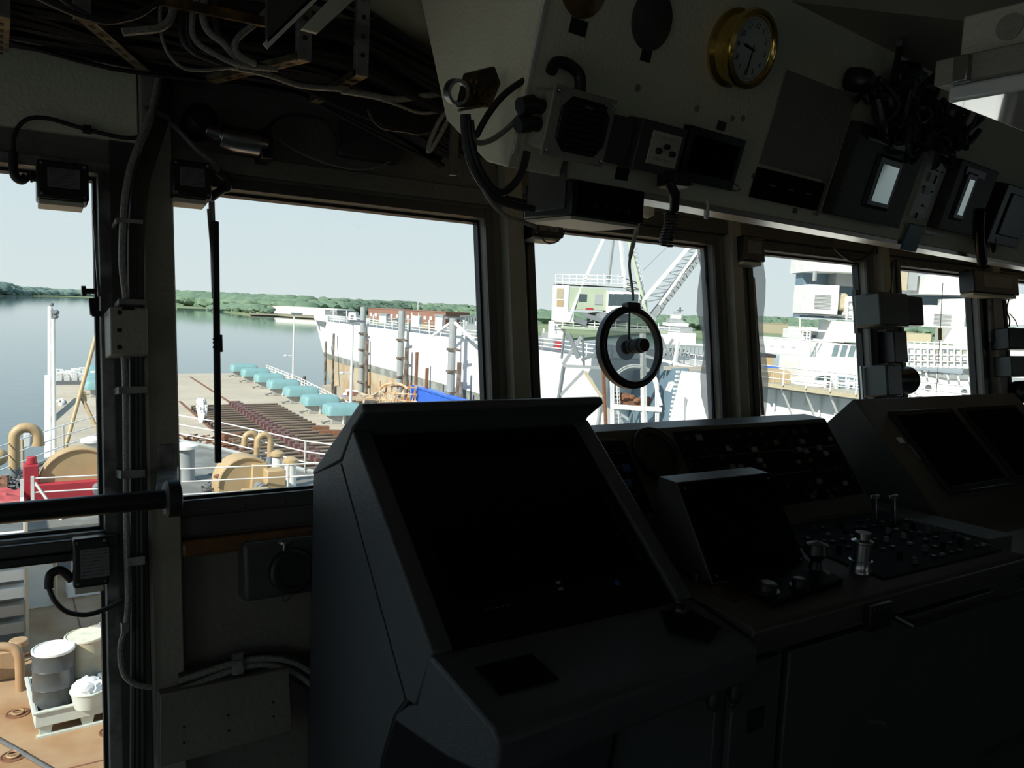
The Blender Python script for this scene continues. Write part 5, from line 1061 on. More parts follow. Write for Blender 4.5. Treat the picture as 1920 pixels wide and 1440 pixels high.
# ================================================================== OUR OWN FOREDECK
o_ = thing('foredeck', 'ochre rust stained main deck and grey forecastle of the ship the bridge belongs to', 'ship deck', (4.4, 20, MD)); o_['kind'] = 'structure'
main = [(-6, 3.5), (15, 3.5), (15, 21.9), (-3.2, 21.9)]
part('main_deck', MB().prism(G, main, MD-.3, MD), M['deck'], o_)
fc = [(-3.4, 21.6), (0.0, 27.3), (1.9, 31.0), (3.3, 33.3), (4.4, 34.4), (5.5, 33.3), (6.9, 30.5), (8.6, 25.6), (11.5, 21.6)]
part('forecastle_deck', MB().prism(G, fc, FD-.12, FD), M['ddeck'], o_)
part('break_bulkhead', MB().bx(-3.3, 11.4, 21.85, 21.95, MD, FD-.1), M['wht'], o_)
part('hull_side', MB().prism(G, [(a*.97+.1, b-.5) for a, b in fc[1:8]]+[(11.5, 21.6), (15, 3.5), (-6, 3.5), (-3.4, 21.6)], WZ-1, FD-.13 if False else MD-.3), M['greyst'], o_)
part('bow_side', MB().prism(G, fc, MD-.4, FD-.12), M['greyst'], o_)
part('gunwale', MB().tube([V((a, b, FD+.05)) for a, b in fc], .08, 6), M['sgrey'], o_)
# weld seams and ring recesses on the main deck
sm = MB()
for x in (-1.5, 1.35, 4.2): sm.bx(x, x+.025, 3.6, 21.8, MD, MD+.008)
for y in (9.5, 12.3, 16.6): sm.bx(-5, 14, y, y+.025, MD, MD+.008)
part('weld_seams', sm, M['rusty'], o_)
for k, (x, y) in enumerate(((33, 1338), (25, 1418), (208, 1372))):
    q = gpt(x, y, MD); F = Fr(q, (1, 0, 0), (0, 1, 0)); t = thing('deck_ring', ['round recessed lashing ring left of the pallet', 'round recessed lashing ring nearest the bottom left corner', 'round recessed lashing ring right of the pallet by the window edge'][k], 'lashing ring', q, 'lashing rings in the main deck')
    part('recess', MB().lathe(F, [(.17, .0), (.17, .012), (.15, .014), (.148, .006), (.0, .006)], 28), M['rusty'], t); part('ring', MB().tube([F.P(.08*cos(a*.55), .09*sin(a*.55), .03) for a in range(12)], .016, 6, True).bar(F.P(-.12, 0, .02), F.P(.12, 0, .02), .03), M['deck'], t)
lone('deck_cable', MB().tube([gpt(-60, 1355, MD+.03), gpt(30, 1405, MD+.03), gpt(110, 1452, MD+.03)], .03, 8), M['hose'], 'dark straight cable crossing the ochre deck at the bottom left', 'cable')
lone('deck_bar', MB().bar(gpt(20, 1240, MD+.1), gpt(183, 1170, MD+.1), .035), M['rusty'], 'thin rusty rail line behind the drums on the ochre deck', 'rail')
t = thing('port_shade_block', 'unseen white block added on the port side to shade the foredeck', 'deckhouse', (-4.3, 18, MD)); part('walls', MB().bx(-6, -2.7, 15.4, 21, MD, MD+3.9), M['wht'], t, .03); part('roof', MB().bx(-6.1, -2.5, 15.2, 21.1, MD+3.9, MD+4.0), M['sgrey'], t)  # out of view, added to throw shade on the deck by the break
# spill pallet
t = thing('spill_pallet', 'pale green plastic spill pallet with black grating under the drums', 'pallet', gpt(130, 1350, MD))
F = Fr(gpt(68, 1383, MD), (cos(.02), sin(.02), 0), (-sin(.02), cos(.02), 0)); PW, PDp = 1.42, 1.35; z0_ = .32
F = Fr(gpt(66, 1387, MD), gpt(228, 1348, MD)-gpt(66, 1387, MD), (0, 1, 0)); Fz = lambda a0, a1, b0, b1, c0, c1, ta=0, tb=0: MB().box(F, a0, a1, b0, b1, c0, c1, ta, tb)
part('tray', MB().box(F, 0, PW, 0, .05, .17, .42).box(F, 0, PW, PDp-.05, PDp, .17, .42).box(F, 0, .05, .05, PDp-.05, .17, .42).box(F, PW-.05, PW, .05, PDp-.05, .17, .42).box(F, .05, PW-.05, .05, PDp-.05, .17, .2), M['poly'], t, .012)
part('rim', MB().box(F, -.03, PW+.03, -.03, .03, .39, .43).box(F, -.03, .03, .03, PDp, .39, .43), M['poly'], t, .01)
for i in range(3):
    for j in range(2): a = .04+i*(PW-.28)/2; b = .03+j*(PDp-.26); part('foot', MB().box(F, a+.03, a+.17, b+.03, b+.17, 0, .17, -.03, -.03), M['poly'], t, .01)
gr = MB(); gr.box(F, .05, PW-.05, .05, PDp-.05, .28, .29)
part('grating_base', gr, M['black'], t); g2 = MB()
for k in range(24): g2.box(F, .05+k*.055, .062+k*.055, .05, PDp-.05, .33, .36)
for k in range(23): g2.box(F, .05, PW-.05, .05+k*.055, .062+k*.055, .33, .36)
part('grating', g2, M['drumb'], t); part('skid', MB().box(F, .02, PW-.05, -.0, .08, -.0, .03), M['poly'], t)
DZ = MD+.36
def drum(x, y, side, lid, ll):
    q = gpt(x, y, DZ); F2 = Fr(q, (1, 0, 0), (0, 1, 0)); r, h = .29, .87; t = thing('steel_drum', ll, 'drum', q, 'steel drums on the pallet')
    part('shell', MB().lathe(F2, [(r, 0), (r+.006, .012), (r, .03), (r, .27), (r+.009, .285), (r, .30), (r, .56), (r+.009, .575), (r, .59), (r, h-.05)], 40), M[side], t)
    part('lid', MB().lathe(F2, [(r+.004, h-.05), (r+.012, h-.04), (r+.012, h-.01), (r, h), (r-.01, h), (r-.015, h-.015), (.0, h-.015)], 40), lid, t)
drum(101, 1314, 'drumb', M['white'], 'black steel drum with white lid, left of the two'); drum(160, 1286, 'drumc', mat('cream lid paint', (.75, .72, .55), .4), 'cream steel drum behind the black one')
q = gpt(165, 1322, DZ); F2 = Fr(q, (1, 0, 0), (0, 1, 0)); t = thing('waste_pail', 'open pail stuffed with white plastic sheet beside the black drum', 'pail', q)
part('pail', MB().lathe(F2, [(.19, 0), (.24, .24), (.255, .25), (.255, .265), (.235, .27)], 28), M['poly'], t); random.seed(4)
bg = MB()
for k in range(7): bg.blob(F2.P(.11*cos(k*.9), .11*sin(k*.9), .29+.02*(k % 3)), .12, (1, 1, .7), .22, 2)
part('plastic_sheet', bg, M['bag'], t)
lone('deck_box', MB().box(Fr(gpt(205, 1310, DZ), (1, .2, 0), (-.2, 1, 0)), -.1, .14, 0, .3, 0, .36), M['greyst'], 'small grey box on the pallet behind the pail', 'box', bevel=.02)
# bollard hatch right of the drums
q = gpt(206, 1215, MD); t = thing('round_hatch', 'round raised hatch with hand wheel on the ochre deck behind the drums', 'hatch', q); F2 = Fr(q, (1, 0, 0), (0, 1, 0))
part('coaming', MB().lathe(F2, [(.42, 0), (.42, .3), (.46, .31), (.46, .36), (.0, .38)], 32), M['drumc'], t)
hw = MB().ring(F2, .17, .2, .46, .49, 24).cyl(F2.P(0, 0, .36), F2.P(0, 0, .48), .03)
for k in range(3): hw.bar(F2.P(.19*cos(k*1.05), .19*sin(k*1.05), .475), F2.P(-.19*cos(k*1.05), -.19*sin(k*1.05), .475), .025)
part('hand_wheel', hw, M['sgrey'], t)
# deck pipe bend at left
t = thing('deck_pipe', 'rust brown pipe bending down into the deck left of the drums', 'pipe', gpt(40, 1295, MD)); a = gpt(38, 1294, MD)
part('pipe', MB().tube(spline([a, a+V((0, 0, .35)), a+V((-.02, .0, .62)), a+V((-.14, .05, .76)), a+V((-.5, .1, .80)), a+V((-1.2, .2, .82))]), .075, 14), M['rust2'] if 'rust2' in M else M['deck'], t); part('valve_block', MB().box(Fr(a+V((-.2, .5, 0)), (1, 0, 0), (0, 1, 0)), -.1, .25, 0, .4, 0, .5).cyl(a+V((0, .7, .5)), a+V((0, .7, .62)), .15), M['deck'], t, .02)
# stepped vent structure by the break (lower pane)
t = thing('louvred_deckhouse', 'pale louvred deck structure left of the break bulkhead', 'deckhouse', gpt(20, 1215, MD)); Y0 = 17.2
F3_ = Fr((-2.2, Y0, MD), (1, .0, 0), (0, 0, 1)); aR = gpt(54, 1205, MD).x
for k in range(6): part('louvre_slat', MB().box(F3_, 0, 2.2+.42, .25+k*.34, .46+k*.34, -.25, .02), M['wht'] if k > 1 else M['concrete'], t, .01)
part('back_panel', MB().box(F3_, 0, 2.6, 0, 2.3, -.3, -.25), M['greyst'], t); part('corner_post', MB().bar(F3_.P(2.64, 0, .03), F3_.P(2.64, 2.45, .03), .05), M['drumc'], t); part('side_panel', MB().box(F3_, 2.6, 2.66, .8, 2.35, -2.2, -.25), M['wht'], t)
t = thing('bulkhead_locker', 'tall white locker standing before the forecastle break', 'locker', gpt(72, 1140, MD)); a = gpt(72, 1140, MD)
part('panel', MB().box(Fr(a, (1, 0, 0), (0, 0, 1)), -.35, .28, .0, 1.35, -.1, 0), M['wht'], t, .01); part('post', MB().cyl(a+V((.32, -.05, 0)), a+V((.32, -.05, 1.45)), .03, n=8), M['drumc'], t)
box = lone('white_chest', MB().box(Fr(gpt(160, 1118, MD), (1, 0, 0), (0, 1, 0)), -.35, .35, 0, .5, 0, .32), M['wht'], 'low white chest at the forecastle break below the window box', 'chest', bevel=.02)
lone('white_fitting', MB().cyl(gpt(201, 1128, MD), gpt(201, 1128, MD)+V((0, 0, .7)), .05, n=10).blob(gpt(204, 1126, MD)+V((0, 0, .15)), .16, (1, 1, .9), .05, 2), M['wht'], 'white ball and post fitting by the right edge of the lower pane', 'fitting')
# forecastle rails
rl = [V((-3.2, 22.3, FD)), V((.72, 22.45, FD)), V((.78, 22.4, FD)), V((2.35, 22.3, FD)), V((4.1, 22.4, FD)), V((6.9, 22.0, FD)), V((9.5, 21.9, FD))]
t = thing('deck_rail', 'white pipe rail across the aft edge of the forecastle', 'rail', rl[3]); part('rails', MB().rail([rl[1], rl[3], rl[4], rl[5], rl[6]], 1.05, .022, 3, 1.6, .035), M['wht'], t)
part('end_post', MB().bar(rl[1]+V((-.22, 0, 0)), rl[1]+V((-.22, 0, 1.05)), .07).bar(rl[1], rl[1]+V((0, 0, 1.1)), .07).bar(rl[1]+V((.6, -.2, 0)), rl[1]+V((.05, 0, .95)), .05), M['wht'], t)
pp = [V((a*.99+.04, b-.1, FD)) for a, b in fc[:5]]; ss = [V((a*.99+.04, b-.1, FD)) for a, b in fc[4:]]
lone('bow_rail', MB().rail([pp[0], pp[1]], 1.05, .022, 3, 2.2, .03).rail(pp[1:], 1.05, .022, 3, 2.2, .03), M['wht'], 'white bow rail on the port side seen against the water at the left', 'rail', 'bow rails')
lone('bow_rail', MB().rail(ss, 1.05, .022, 3, 2.4, .035), M['wht'], 'white bow rail on the starboard side in front of the steel beams', 'rail', 'bow rails')
# masts and derrick at the bow
def pole(nm, x0, y0, x1, y1, t_, r, mm, ll, cat, r2=None): return lone(nm, MB().cyl(att(x1, y1, t_), att(x0, y0, t_), r, r2 or r, 10), M[mm], ll, cat)
t = thing('twin_mast', 'two tall white poles with fittings rising beside the pier edge at the left', 'mast', (4.0, 60, WZ))
a = gpt(94, 862, PD); T_ = (a-EYE).dot(CF)
part('pole', MB().cyl(att(94, 862, T_), att(94.5, 575, T_), .17, n=10), M['wht'], t); part('pole', MB().cyl(att(102, 860, T_), att(100, 598, T_), .14, n=10), M['wht'], t)
part('lamp_cluster', MB().bar(att(95, 583, T_), att(106, 587, T_), .25).blob(att(105, 586, T_), .28, (1, 1, .8), .1).blob(att(97, 571, T_), .16, (1, 1, 1), 0).blob(att(104, 594, T_), .22, (1, 1, .8), .1), M['greyst'], t)
lone('ladder_post', MB().bar(att(88, 862, T_+6), att(87, 706, T_+30), .35).bar(att(92, 860, T_+6), att(91, 708, T_+30), .12), M['wht'], 'pale kerb line with dark fenders along the left pier edge', 'kerb')
t = thing('a_frame', 'tan tubular A frame standing at the bow left of the pillar', 'frame', att(150, 840, 31)); T_ = 30
part('long_leg', MB().cyl(att(118, 856, 29), att(185, 612, T_+1), .075, n=10), M['tan'], t); part('short_leg', MB().cyl(att(152, 742, 30), att(190, 822, T_), .07, n=10), M['tan'], t); part('gusset', MB().prism(Fr(att(155, 740, 30), (1, 0, 0), (0, 0, 1)), [(-.1, .15), (.12, .1), (.14, -.25), (-.12, -.22)], -.03, .03), M['tan'], t)
# gooseneck vents
def goose(x, y, h, r, t_, flip, ll):
    q = gpt(x, y, FD); k = flip; R_ = r*2.1; pts = [q, q+V((0, 0, h-R_))]+[q+V((k*(R_-R_*cos(a)), 0, h-R_+R_*sin(a))) for a in [i*pi/8 for i in range(1, 9)]]+[q+V((k*2*R_, 0, h-R_*1.5))]
    t = thing('gooseneck_vent', ll, 'vent pipe', q, 'gooseneck vents on the forecastle'); part('pipe', MB().tube(pts, r, 14), M['tan'], t); part('foot', MB().cyl(q, q+V((0, 0, .28)), r*1.1, n=14), M['greyst'], t); part('mouth_ring', MB().cyl(pts[-1], pts[-1]-V((0, 0, .1)), r*1.15, n=14), M['tan'], t)
goose(27, 895, 1.5, .15, 0, 1, 'large tan gooseneck vent by the port bow rail'); goose(481, 868, 1.05, .1, 0, -1, 'left of the two small tan gooseneck vents at the starboard rail'); goose(506, 871, 1.05, .1, 0, -1, 'right of the two small tan gooseneck vents at the starboard rail')
# windlasses: tan drum covers on red base
def windlass(x, y, r, w_, ll, red):
    q = gpt(x, y, FD); F2 = Fr(q, (1, 0, 0), (0, 0, 1)); t = thing('windlass', ll, 'windlass', q, 'tan covered windlasses')
    half = [(r*cos(a), .35+r*sin(a)) for a in [i*pi/20 for i in range(21)]]; part('drum_cover', MB().prism(F2, half+[(-r, .1), (r, .1)], -w_/2, w_/2), M['tan'], t, .02)
    part('cover_rim', MB().tube([F2.P(a*1.0, b, w_/2) for a, b in half], .05, 8), M['tan'], t)
    if red: part('base_frame', MB().box(F2, -r*1.2, r*.9, -.0, .5, -w_*.8, w_*.9), M['redp'], t, .02); part('side_bracket', MB().box(F2, -r*1.35, -r*1.0, .0, 1.0, -.1, w_*.7).cyl(F2.P(-r*1.15, 1.0, .2), F2.P(-r*1.15, 1.2, .2), .12), M['redp'], t, .02)
    part('gear_case', MB().box(F2, r*.55, r*1.25, 0, r*1.05, w_/2, w_/2+.5), M['tan'], t, .04); part('motor', MB().cyl(F2.P(r*.4, .3, w_/2+.1), F2.P(r*.4, .3, w_/2+.7), .16), M['greyst'], t)
windlass(150, 928, 1.0, .7, 'tan half round windlass cover on a bright red base at the left', True); windlass(455, 925, .78, .9, 'tan half round windlass cover behind the rail in the widest window', False)
# mushroom bollards and capstans
def bollard(x, y, r, h, mm, ll, top='tan', z=FD):
    q = gpt(x, y, z); F2 = Fr(q, (1, 0, 0), (0, 1, 0)); t = thing('bollard', ll, 'bollard', q, 'bollards on the forecastle'); part('post', MB().lathe(F2, [(r*1.1, 0), (r, .05), (r*.95, h)], 24), M[mm], t); part('cap', MB().lathe(F2, [(r*.9, h), (r*1.35, h+.05), (r*1.3, h+.14), (r*.5, h+.22), (0, h+.22)], 24), M[top], t)
bollard(138, 880, .13, .5, 'redp', 'small red and white bollard with tan top behind the red windlass'); bollard(174, 865, .28, .62, 'wht', 'large white bollard with tan cap beside the left pillar', 'wht')
bollard(346, 900, .3, .95, 'sgrey', 'grey bollard at the left edge of the widest window', 'wht'); bollard(519, 905, .16, .8, 'wht', 'white bollard with tan cap beside the gooseneck vents'); bollard(544, 912, .18, .7, 'wht', 'white bollard with tan cap nearest the radar console')
lone('white_cleat', MB().box(Fr(gpt(520, 932, FD), (1, 0, 0), (0, 1, 0)), -.25, .3, 0, .5, 0, .7, .1, .1), M['wht'], 'white tapered winch housing in front of the bollards', 'winch', bevel=.03)
lone('winch_pedestal', MB().box(Fr(gpt(488, 930, FD), (1, 0, 0), (0, 1, 0)), -.3, .25, -.1, .4, 0, .95, .06, .06).box(Fr(gpt(488, 930, FD+.95), (1, 0, 0), (0, 1, 0)), -.35, .3, -.15, .45, 0, .12), M['tan'], 'tan pedestal of the windlass in front of the gooseneck vents', 'pedestal', bevel=.03)
t = thing('valve_manifold', 'rust brown valve cluster on the forecastle behind the rail', 'valve', gpt(425, 928, FD)); q = gpt(425, 932, FD)
part('valve_wheel', MB().tube([q+V((.32*cos(a*.5), .1*sin(a*.5), .62)) for a in range(13)], .05, 6, True).bar(q+V((-.3, 0, .62)), q+V((.3, 0, .62)), .06), M['rusty'], t); part('stem', MB().cyl(q, q+V((0, 0, .62)), .04, n=8).cyl(q+V((-.2, .1, 0)), q+V((-.2, .1, .3)), .06, n=8).cyl(q+V((.25, .0, 0)), q+V((.25, 0, .25)), .07, n=8), M['rusty'], t)
t = thing('hose_tangle', 'tangle of dark hoses and nets on the forecastle deck', 'hoses', gpt(60, 880, FD), kind='stuff'); mb = MB(); rr = random.Random(12)
for k in range(34):
    x, y = 20+rr.random()*70, 893+rr.random()*22; pts = [gpt(x+rr.uniform(-16, 16), y+rr.uniform(-7, 7), FD+.05+rr.random()*.15) for _ in range(5)]; mb.tube(spline(pts, 4), .03, 5)
for k in range(16):
    x, y = 395+rr.random()*40, 898+rr.random()*22; pts = [gpt(x+rr.uniform(-26, 26), y+rr.uniform(-9, 9), FD+.05+rr.random()*.15) for _ in range(5)]; mb.tube(spline(pts, 4), .03, 5)
part('hoses', mb, M['hose'], t, kind='stuff')
random.seed(6)
def tarp(x0, y0, x1, y1, mm, ll, zz=.35):
    mb = MB(); n = 10; ps = []
    for j in range(n+1):
        for i in range(n+1): x = x0+(x1-x0)*i/n; y = y0+(y1-y0)*j/n; e_ = 0 if i in (0, n) or j in (0, n) else 1; q = gpt(x, y, FD+.02); q.z += e_*(zz*(.6+.5*random.random())); ps.append(q)
    mb.v = ps; mb.f = [[j*(n+1)+i, j*(n+1)+i+1, (j+1)*(n+1)+i+1, (j+1)*(n+1)+i] for j in range(n) for i in range(n)]; lone('tarpaulin', mb, M[mm], ll, 'tarpaulin', bevel=0)
tarp(-90, 935, 55, 962, 'redt', 'crumpled red tarpaulin on the forecastle at the far left'); tarp(-60, 905, 22, 928, 'rusty', 'brown folded tarpaulin above the red one at the far left', .25)
lone('rescue_light', MB().box(Fr(att(68, 824, 29.2), (1, 0, 0), (0, 0, 1)), -.2, .22, -.14, .16, -.15, .15).cyl(att(60, 824, 29.3), att(50, 824, 29.3), .16), M['greyst'], 'grey searchlight box clamped to the port bow rail', 'light', bevel=.02)
t = thing('life_ring', 'white bracket and float hung on the port bow rail', 'float', att(50, 832, 29)); part('float', MB().box(Fr(att(50, 828, 29), (1, 0, 0), (0, 0, 1)), -.1, .12, -.2, .3, -.05, .05), M['wht'], t, .03); part('stem', MB().cyl(att(42, 825, 28.5), att(43, 876, 28.5), .05, n=8), M['tan'], t)
lone('tan_fender', MB().blob(att(-3, 857, 27.5), .3, (1, 1, 1), 0, 3), M['tan'], 'round tan float cut by the left edge of the photo', 'float')
lone('blue_drum', MB().lathe(Fr(gpt(103, 985, MD), (1, 0, 0), (0, 1, 0)), [(.2, 0), (.22, .5), (.2, .55), (.0, .56)], 20), M['bluep'], 'blue tub seen between the handrail and the window mullion', 'tub')

# ================================================================== CRANE
CT = 55.0
cr_ = thing('harbour_crane', 'tall pale green and white harbour crane with lattice boom standing by the hull', 'crane', gpt(1160, 797, PD)); 
def cp(x, y, d=0): return att(x, y, CT+d)
Fc = Fr(cp(1110, 560), (CR.x, CR.y, 0), (0, 0, 1))
def cbox(nm, x0, y0, x1, y1, d, mm, z0=0, bev=.02, par=None):
    a0, a1, b0, b1 = Fc.rect(x0, y0, x1, y1); return part(nm, MB().box(Fc, a0, a1, b0, b1, z0-d, z0), M[mm], par or cr_, bev)
cbox('machinery_house', 1042, 537, 1138, 583, 3.2, 'green'); cbox('house_end', 1040, 534, 1064, 602, 2.6, 'wht', .06); cbox('counterweight', 1042, 583, 1075, 605, 2.4, 'wht', .1)
for (x0, y0, x1, y1, mm) in ((1044, 540, 1056, 560, 'drumc'), (1044, 562, 1056, 575, 'tan'), (1086, 551, 1100, 566, 'dglass'), (1116, 551, 1130, 572, 'sgrey')): cbox('panel', x0, y0, x1, y1, .03, mm, .09 if x0 < 1060 else .03)
cbox('red_sign', 1098, 577, 1112, 582, .03, 'redp', .05)
cab = cbox('operator_cab', 1138, 546, 1196, 590, 2.2, 'wht', .4)
for (x0, x1) in ((1140, 1148), (1150, 1165), (1167, 1180), (1182, 1194)): cbox('cab_window', x0, 551, x1, 573, .04, 'dglass', .44, 0, cab)
cbox('roof_slab', 1040, 532, 1190, 538, 3.4, 'wht', .1)
rb = MB(); y_ = 534
for k in range(12):
    x = 1042+k*13; 
    if x > 1178: break
    rb.bar(cp(x, 534, -.1), cp(x, 514, -.1), .05)
for y in (513, 520, 527): rb.bar(cp(1041, y+1, -.1), cp(1172, y+5, -.1), .05)
part('roof_rail', rb, M['wht'], cr_)
part('turntable', MB().cyl(cp(1140, 604, 1.5), cp(1140, 588, 1.5), 1.5, n=28), M['greyst'], cr_)
# platform
F4 = Fr(cp(1050, 618), (CR.x, CR.y, 0), (0, 0, 1)); a0, a1, b0, b1 = F4.rect(1052, 611, 1252, 626)
part('portal_deck', MB().box(F4, a0, a1, b0, b1, -4.5, 0), M['green'], cr_, .03); rl_ = MB()
for k in range(12): x = 1035+k*20; rl_.bar(cp(x, 614+k*.6, 0), cp(x, 600+k*.6, 0), .05)
for y in (602, 607): rl_.bar(cp(1032, y, 0), cp(1275, y+14, 0), .045)
part('platform_rail', rl_, M['wht'], cr_); part('catwalk', MB().bar(cp(1028, 618, .5), cp(1060, 619, .5), .12, 1.2), M['wht'], cr_)
lg = MB()
def mem(x0, y0, x1, y1, w_, mm='wht', d0=0, d1=0, nm='portal_leg'): return part(nm, MB().bar(cp(x0, y0, d0), cp(x1, y1, d1), w_), M[mm], cr_)
zt = 805
mem(1058, 624, 1053, 672, .12, 'greyst'); mem(1090, 632, 1055, 684, .22, 'sgrey'); mem(1066, 626, 1085, 672, .3, 'greyst'); mem(1055, 686, 1140, 690, .2, 'sgrey'); mem(1092, 628, 1095, 690, .12, 'greyst')
mem(1057, 686, 1049, 740, .2, 'greyst'); mem(1095, 695, 1050, 742, .2, 'sgrey'); mem(1096, 696, 1128, 745, .22, 'drumc'); mem(1049, 740, 1040, 812, .22, 'greyst'); mem(1128, 745, 1120, 812, .22, 'sgrey'); mem(1130, 660, 1090, 675, .2, 'greyst')
mem(1205, 625, 1208, 800, .3, 'wht'); mem(1272, 640, 1262, 700, .2); mem(1200, 665, 1300, 690, .18); mem(1240, 632, 1262, 690, .16, 'greyst'); mem(1262, 636, 1230, 684, .16, 'sgrey'); mem(1244, 690, 1336, 692, .28, 'concrete')
mem(1225, 706, 1240, 760, .2); mem(1130, 668, 1136, 800, .18, 'rusty')
# caged ladder arches
for k, (x, w_) in enumerate(((1140, 0), (1195, 46))):
    pass
ar = MB()
for off in (0, .35): 
    for rad in (44, 40):
        pts = [cp(1190+rad*cos(a), 726-rad*.95*sin(a), off) for a in [pi*i/14 for i in range(15)]]; pts = [cp(1190+rad, 805, off)]+pts+[cp(1190-rad, 805, off)]; ar.tube(pts, .07, 6)
part('arch_frame', ar, M['wht'], cr_)
ld = MB()
for off, x in ((0, 1144), (0, 1156), (.4, 1150), (.4, 1160)): ld.tube([cp(x, 708, off), cp(x+2, 750, off), cp(x+5, 805, off)], .04, 5)
for k in range(14): ld.bar(cp(1143+k*.4, 712+k*7), cp(1160+k*.4, 713+k*7, .3), .035)
part('ladder', ld, M['wht'], cr_); mem(1148, 762, 1240, 768, .3, 'wht'); mem(1190, 770, 1188, 806, .05, 'greyst'); 
rg = MB(); random.seed(3)
for (x, y, r_) in ((1160, 741, .3), (1172, 745, .35), (1195, 752, .3), (1185, 745, .25), (1212, 750, .3)): rg.blob(cp(x, y, .8), r_, (1.4, 1, .8), .15, 2)
rg.bar(cp(1156, 754, .8), cp(1218, 758, .8), .3); part('red_machinery', rg, M['rusty'], cr_)
# mast and boom
mem(1135, 440, 1095, 527, .16, 'wht', nm='stay_pipe'); mem(1094, 527, 1066, 602, .14, 'wht', nm='stay_pipe'); mem(1151, 440, 1140, 532, .16, 'sgrey', nm='stay_pipe'); mem(1163, 440, 1172, 540, .2, 'wht', nm='mast_leg'); mem(1176, 440, 1215, 600, .2, 'green', nm='mast_leg'); 
lt = MB()
def lattice(mb, p0, p1, q0, q1, n, d, w_):
    for k in range(n):
        s, s2 = k/n, (k+1)/n; a = (p0[0]+(p1[0]-p0[0])*s, p0[1]+(p1[1]-p0[1])*s); b = (q0[0]+(q1[0]-q0[0])*s2, q0[1]+(q1[1]-q0[1])*s2); c = (p0[0]+(p1[0]-p0[0])*s2, p0[1]+(p1[1]-p0[1])*s2)
        mb.bar(cp(*a, d[0]), cp(*b, d[1]), w_); mb.bar(cp(*c, d[0]), cp(*b, d[1]), w_)
lattice(lt, (1176, 440), (1214, 596), (1190, 440), (1212, 560), 14, (0, .6), .06); part('mast_lattice', lt, M['wht'], cr_)
lt = MB(); lattice(lt, (1166, 520), (1190, 590), (1196, 520), (1212, 590), 6, (0, .5), .05); part('winch_tangle', lt, M['beamd'], cr_)
ch = MB().bar(cp(1198, 572, 0), cp(1296, 458, 0), .22).bar(cp(1236, 572, 0), cp(1330, 440, 0), .14); part('boom_chord', ch, M['wht'], cr_)
part('boom_chord', MB().bar(cp(1222, 592, 1), cp(1248, 560, 1), .38).bar(cp(1248, 560, 1), cp(1310, 478, 1), .55), M['sgrey'], cr_); part('boom_chord', MB().bar(cp(1228, 602, 1.6), cp(1262, 548, 1.6), .1).bar(cp(1262, 548, 1.6), cp(1330, 452, 1.6), .1), M['wht'], cr_)
lt = MB(); lattice(lt, (1202, 568), (1310, 442), (1240, 572), (1330, 450), 9, (0, 1), .07); lattice(lt, (1240, 572), (1330, 450), (1222, 592), (1325, 470), 8, (0, 1.4), .05); part('boom_lattice', lt, M['wht'], cr_)
mem(1256, 458, 1205, 508, .03, 'greyst', nm='hoist_wire'); mem(1205, 580, 1230, 600, .2, 'sgrey', nm='boom_foot'); mem(1140, 605, 1095, 590, .3, 'greyst', nm='machinery'); mem(1078, 600, 1100, 606, .35, 'greyst', nm='machinery')
# bow side with its shade painted slate blue, and white hull beyond the crane
bh = thing('painted_shade_bow_side', 'bow side with its shade painted slate blue behind the crane legs, white draught marks', 'ship', (45, 48, WZ))
A = att(1110, 700, 62); B = att(1292, 690, 62); part('side', MB().add([att(1132, 695, 70), att(1290, 690, 52), V((att(1262, 800, 52).x, att(1262, 800, 52).y, WZ)), V((att(1132, 800, 70).x, att(1132, 800, 70).y, WZ)), att(1132, 695, 74), att(1290, 690, 56), V((att(1262, 800, 56).x, att(1262, 800, 56).y, WZ)), V((att(1132, 800, 74).x, att(1132, 800, 74).y, WZ))], [(0, 1, 2, 3), (7, 6, 5, 4), (0, 4, 5, 1), (1, 5, 6, 2), (3, 2, 6, 7), (0, 3, 7, 4)]), M['blueh'], bh)
mk = MB()
for k in range(12): a = att(1271-k*1.2, 697+k*8, 51.6); mk.bar(a-V((.12, 0, 0)), a+V((.15, 0, 0)), .13)
for k in range(9): a = att(1282-k*2, 700+k*8, 51.2); mk.bar(a-V((.1, 0, 0)), a+V((.1, 0, 0)), .1)
mk.bar(att(1262, 716, 51.8), att(1254, 734, 51.8), .18).bar(att(1256, 716, 51.8), att(1249, 732, 51.8), .1); part('draught_marks', mk, M['wht'], bh)
# ================================================================== SHIP AT THE RIGHT
rs = thing('right_hull', 'white ship hull and deck edge seen in the narrow window', 'ship', (45, 30, WZ))
TX = 40.2; DZ2 = -2.4
part('side_plating', MB().add([(43.9, 43.5, DZ2-.2), (TX+1.2, 33, DZ2-.2), (TX+1.2, -6, DZ2-.2), (TX+1.7, -6, WZ-1), (TX+1.7, 33, WZ-1), (45.4, 42.8, WZ-1)], [(0, 1, 4, 5), (1, 2, 3, 4)]), M['hull'], rs)
part('main_deck', MB().prism(G, [(43.6, 43.5), (TX+.02, 33), (TX+.02, -6), (75, -6), (75, 43.5)], DZ2-.25, DZ2-.05), M['sgrey'], rs); part('bow_plating', MB().add([(43.5, 43.5, DZ2), (45.2, 42.8, WZ-1), (75, 43, WZ-1), (75, 43.4, DZ2)], [(0, 1, 2, 3)]), M['hull'], rs)
wl_ = MB().box(G, TX-.3, TX+1.25, -6, 33, DZ2-.12, DZ2+.12); part('walkway', wl_, M['drumc'], rs)
rk = MB()
for k in range(22): y = -4+k*1.7; rk.bar((TX-.2, y, DZ2), (TX+1.2, y, DZ2-1.9), .09)
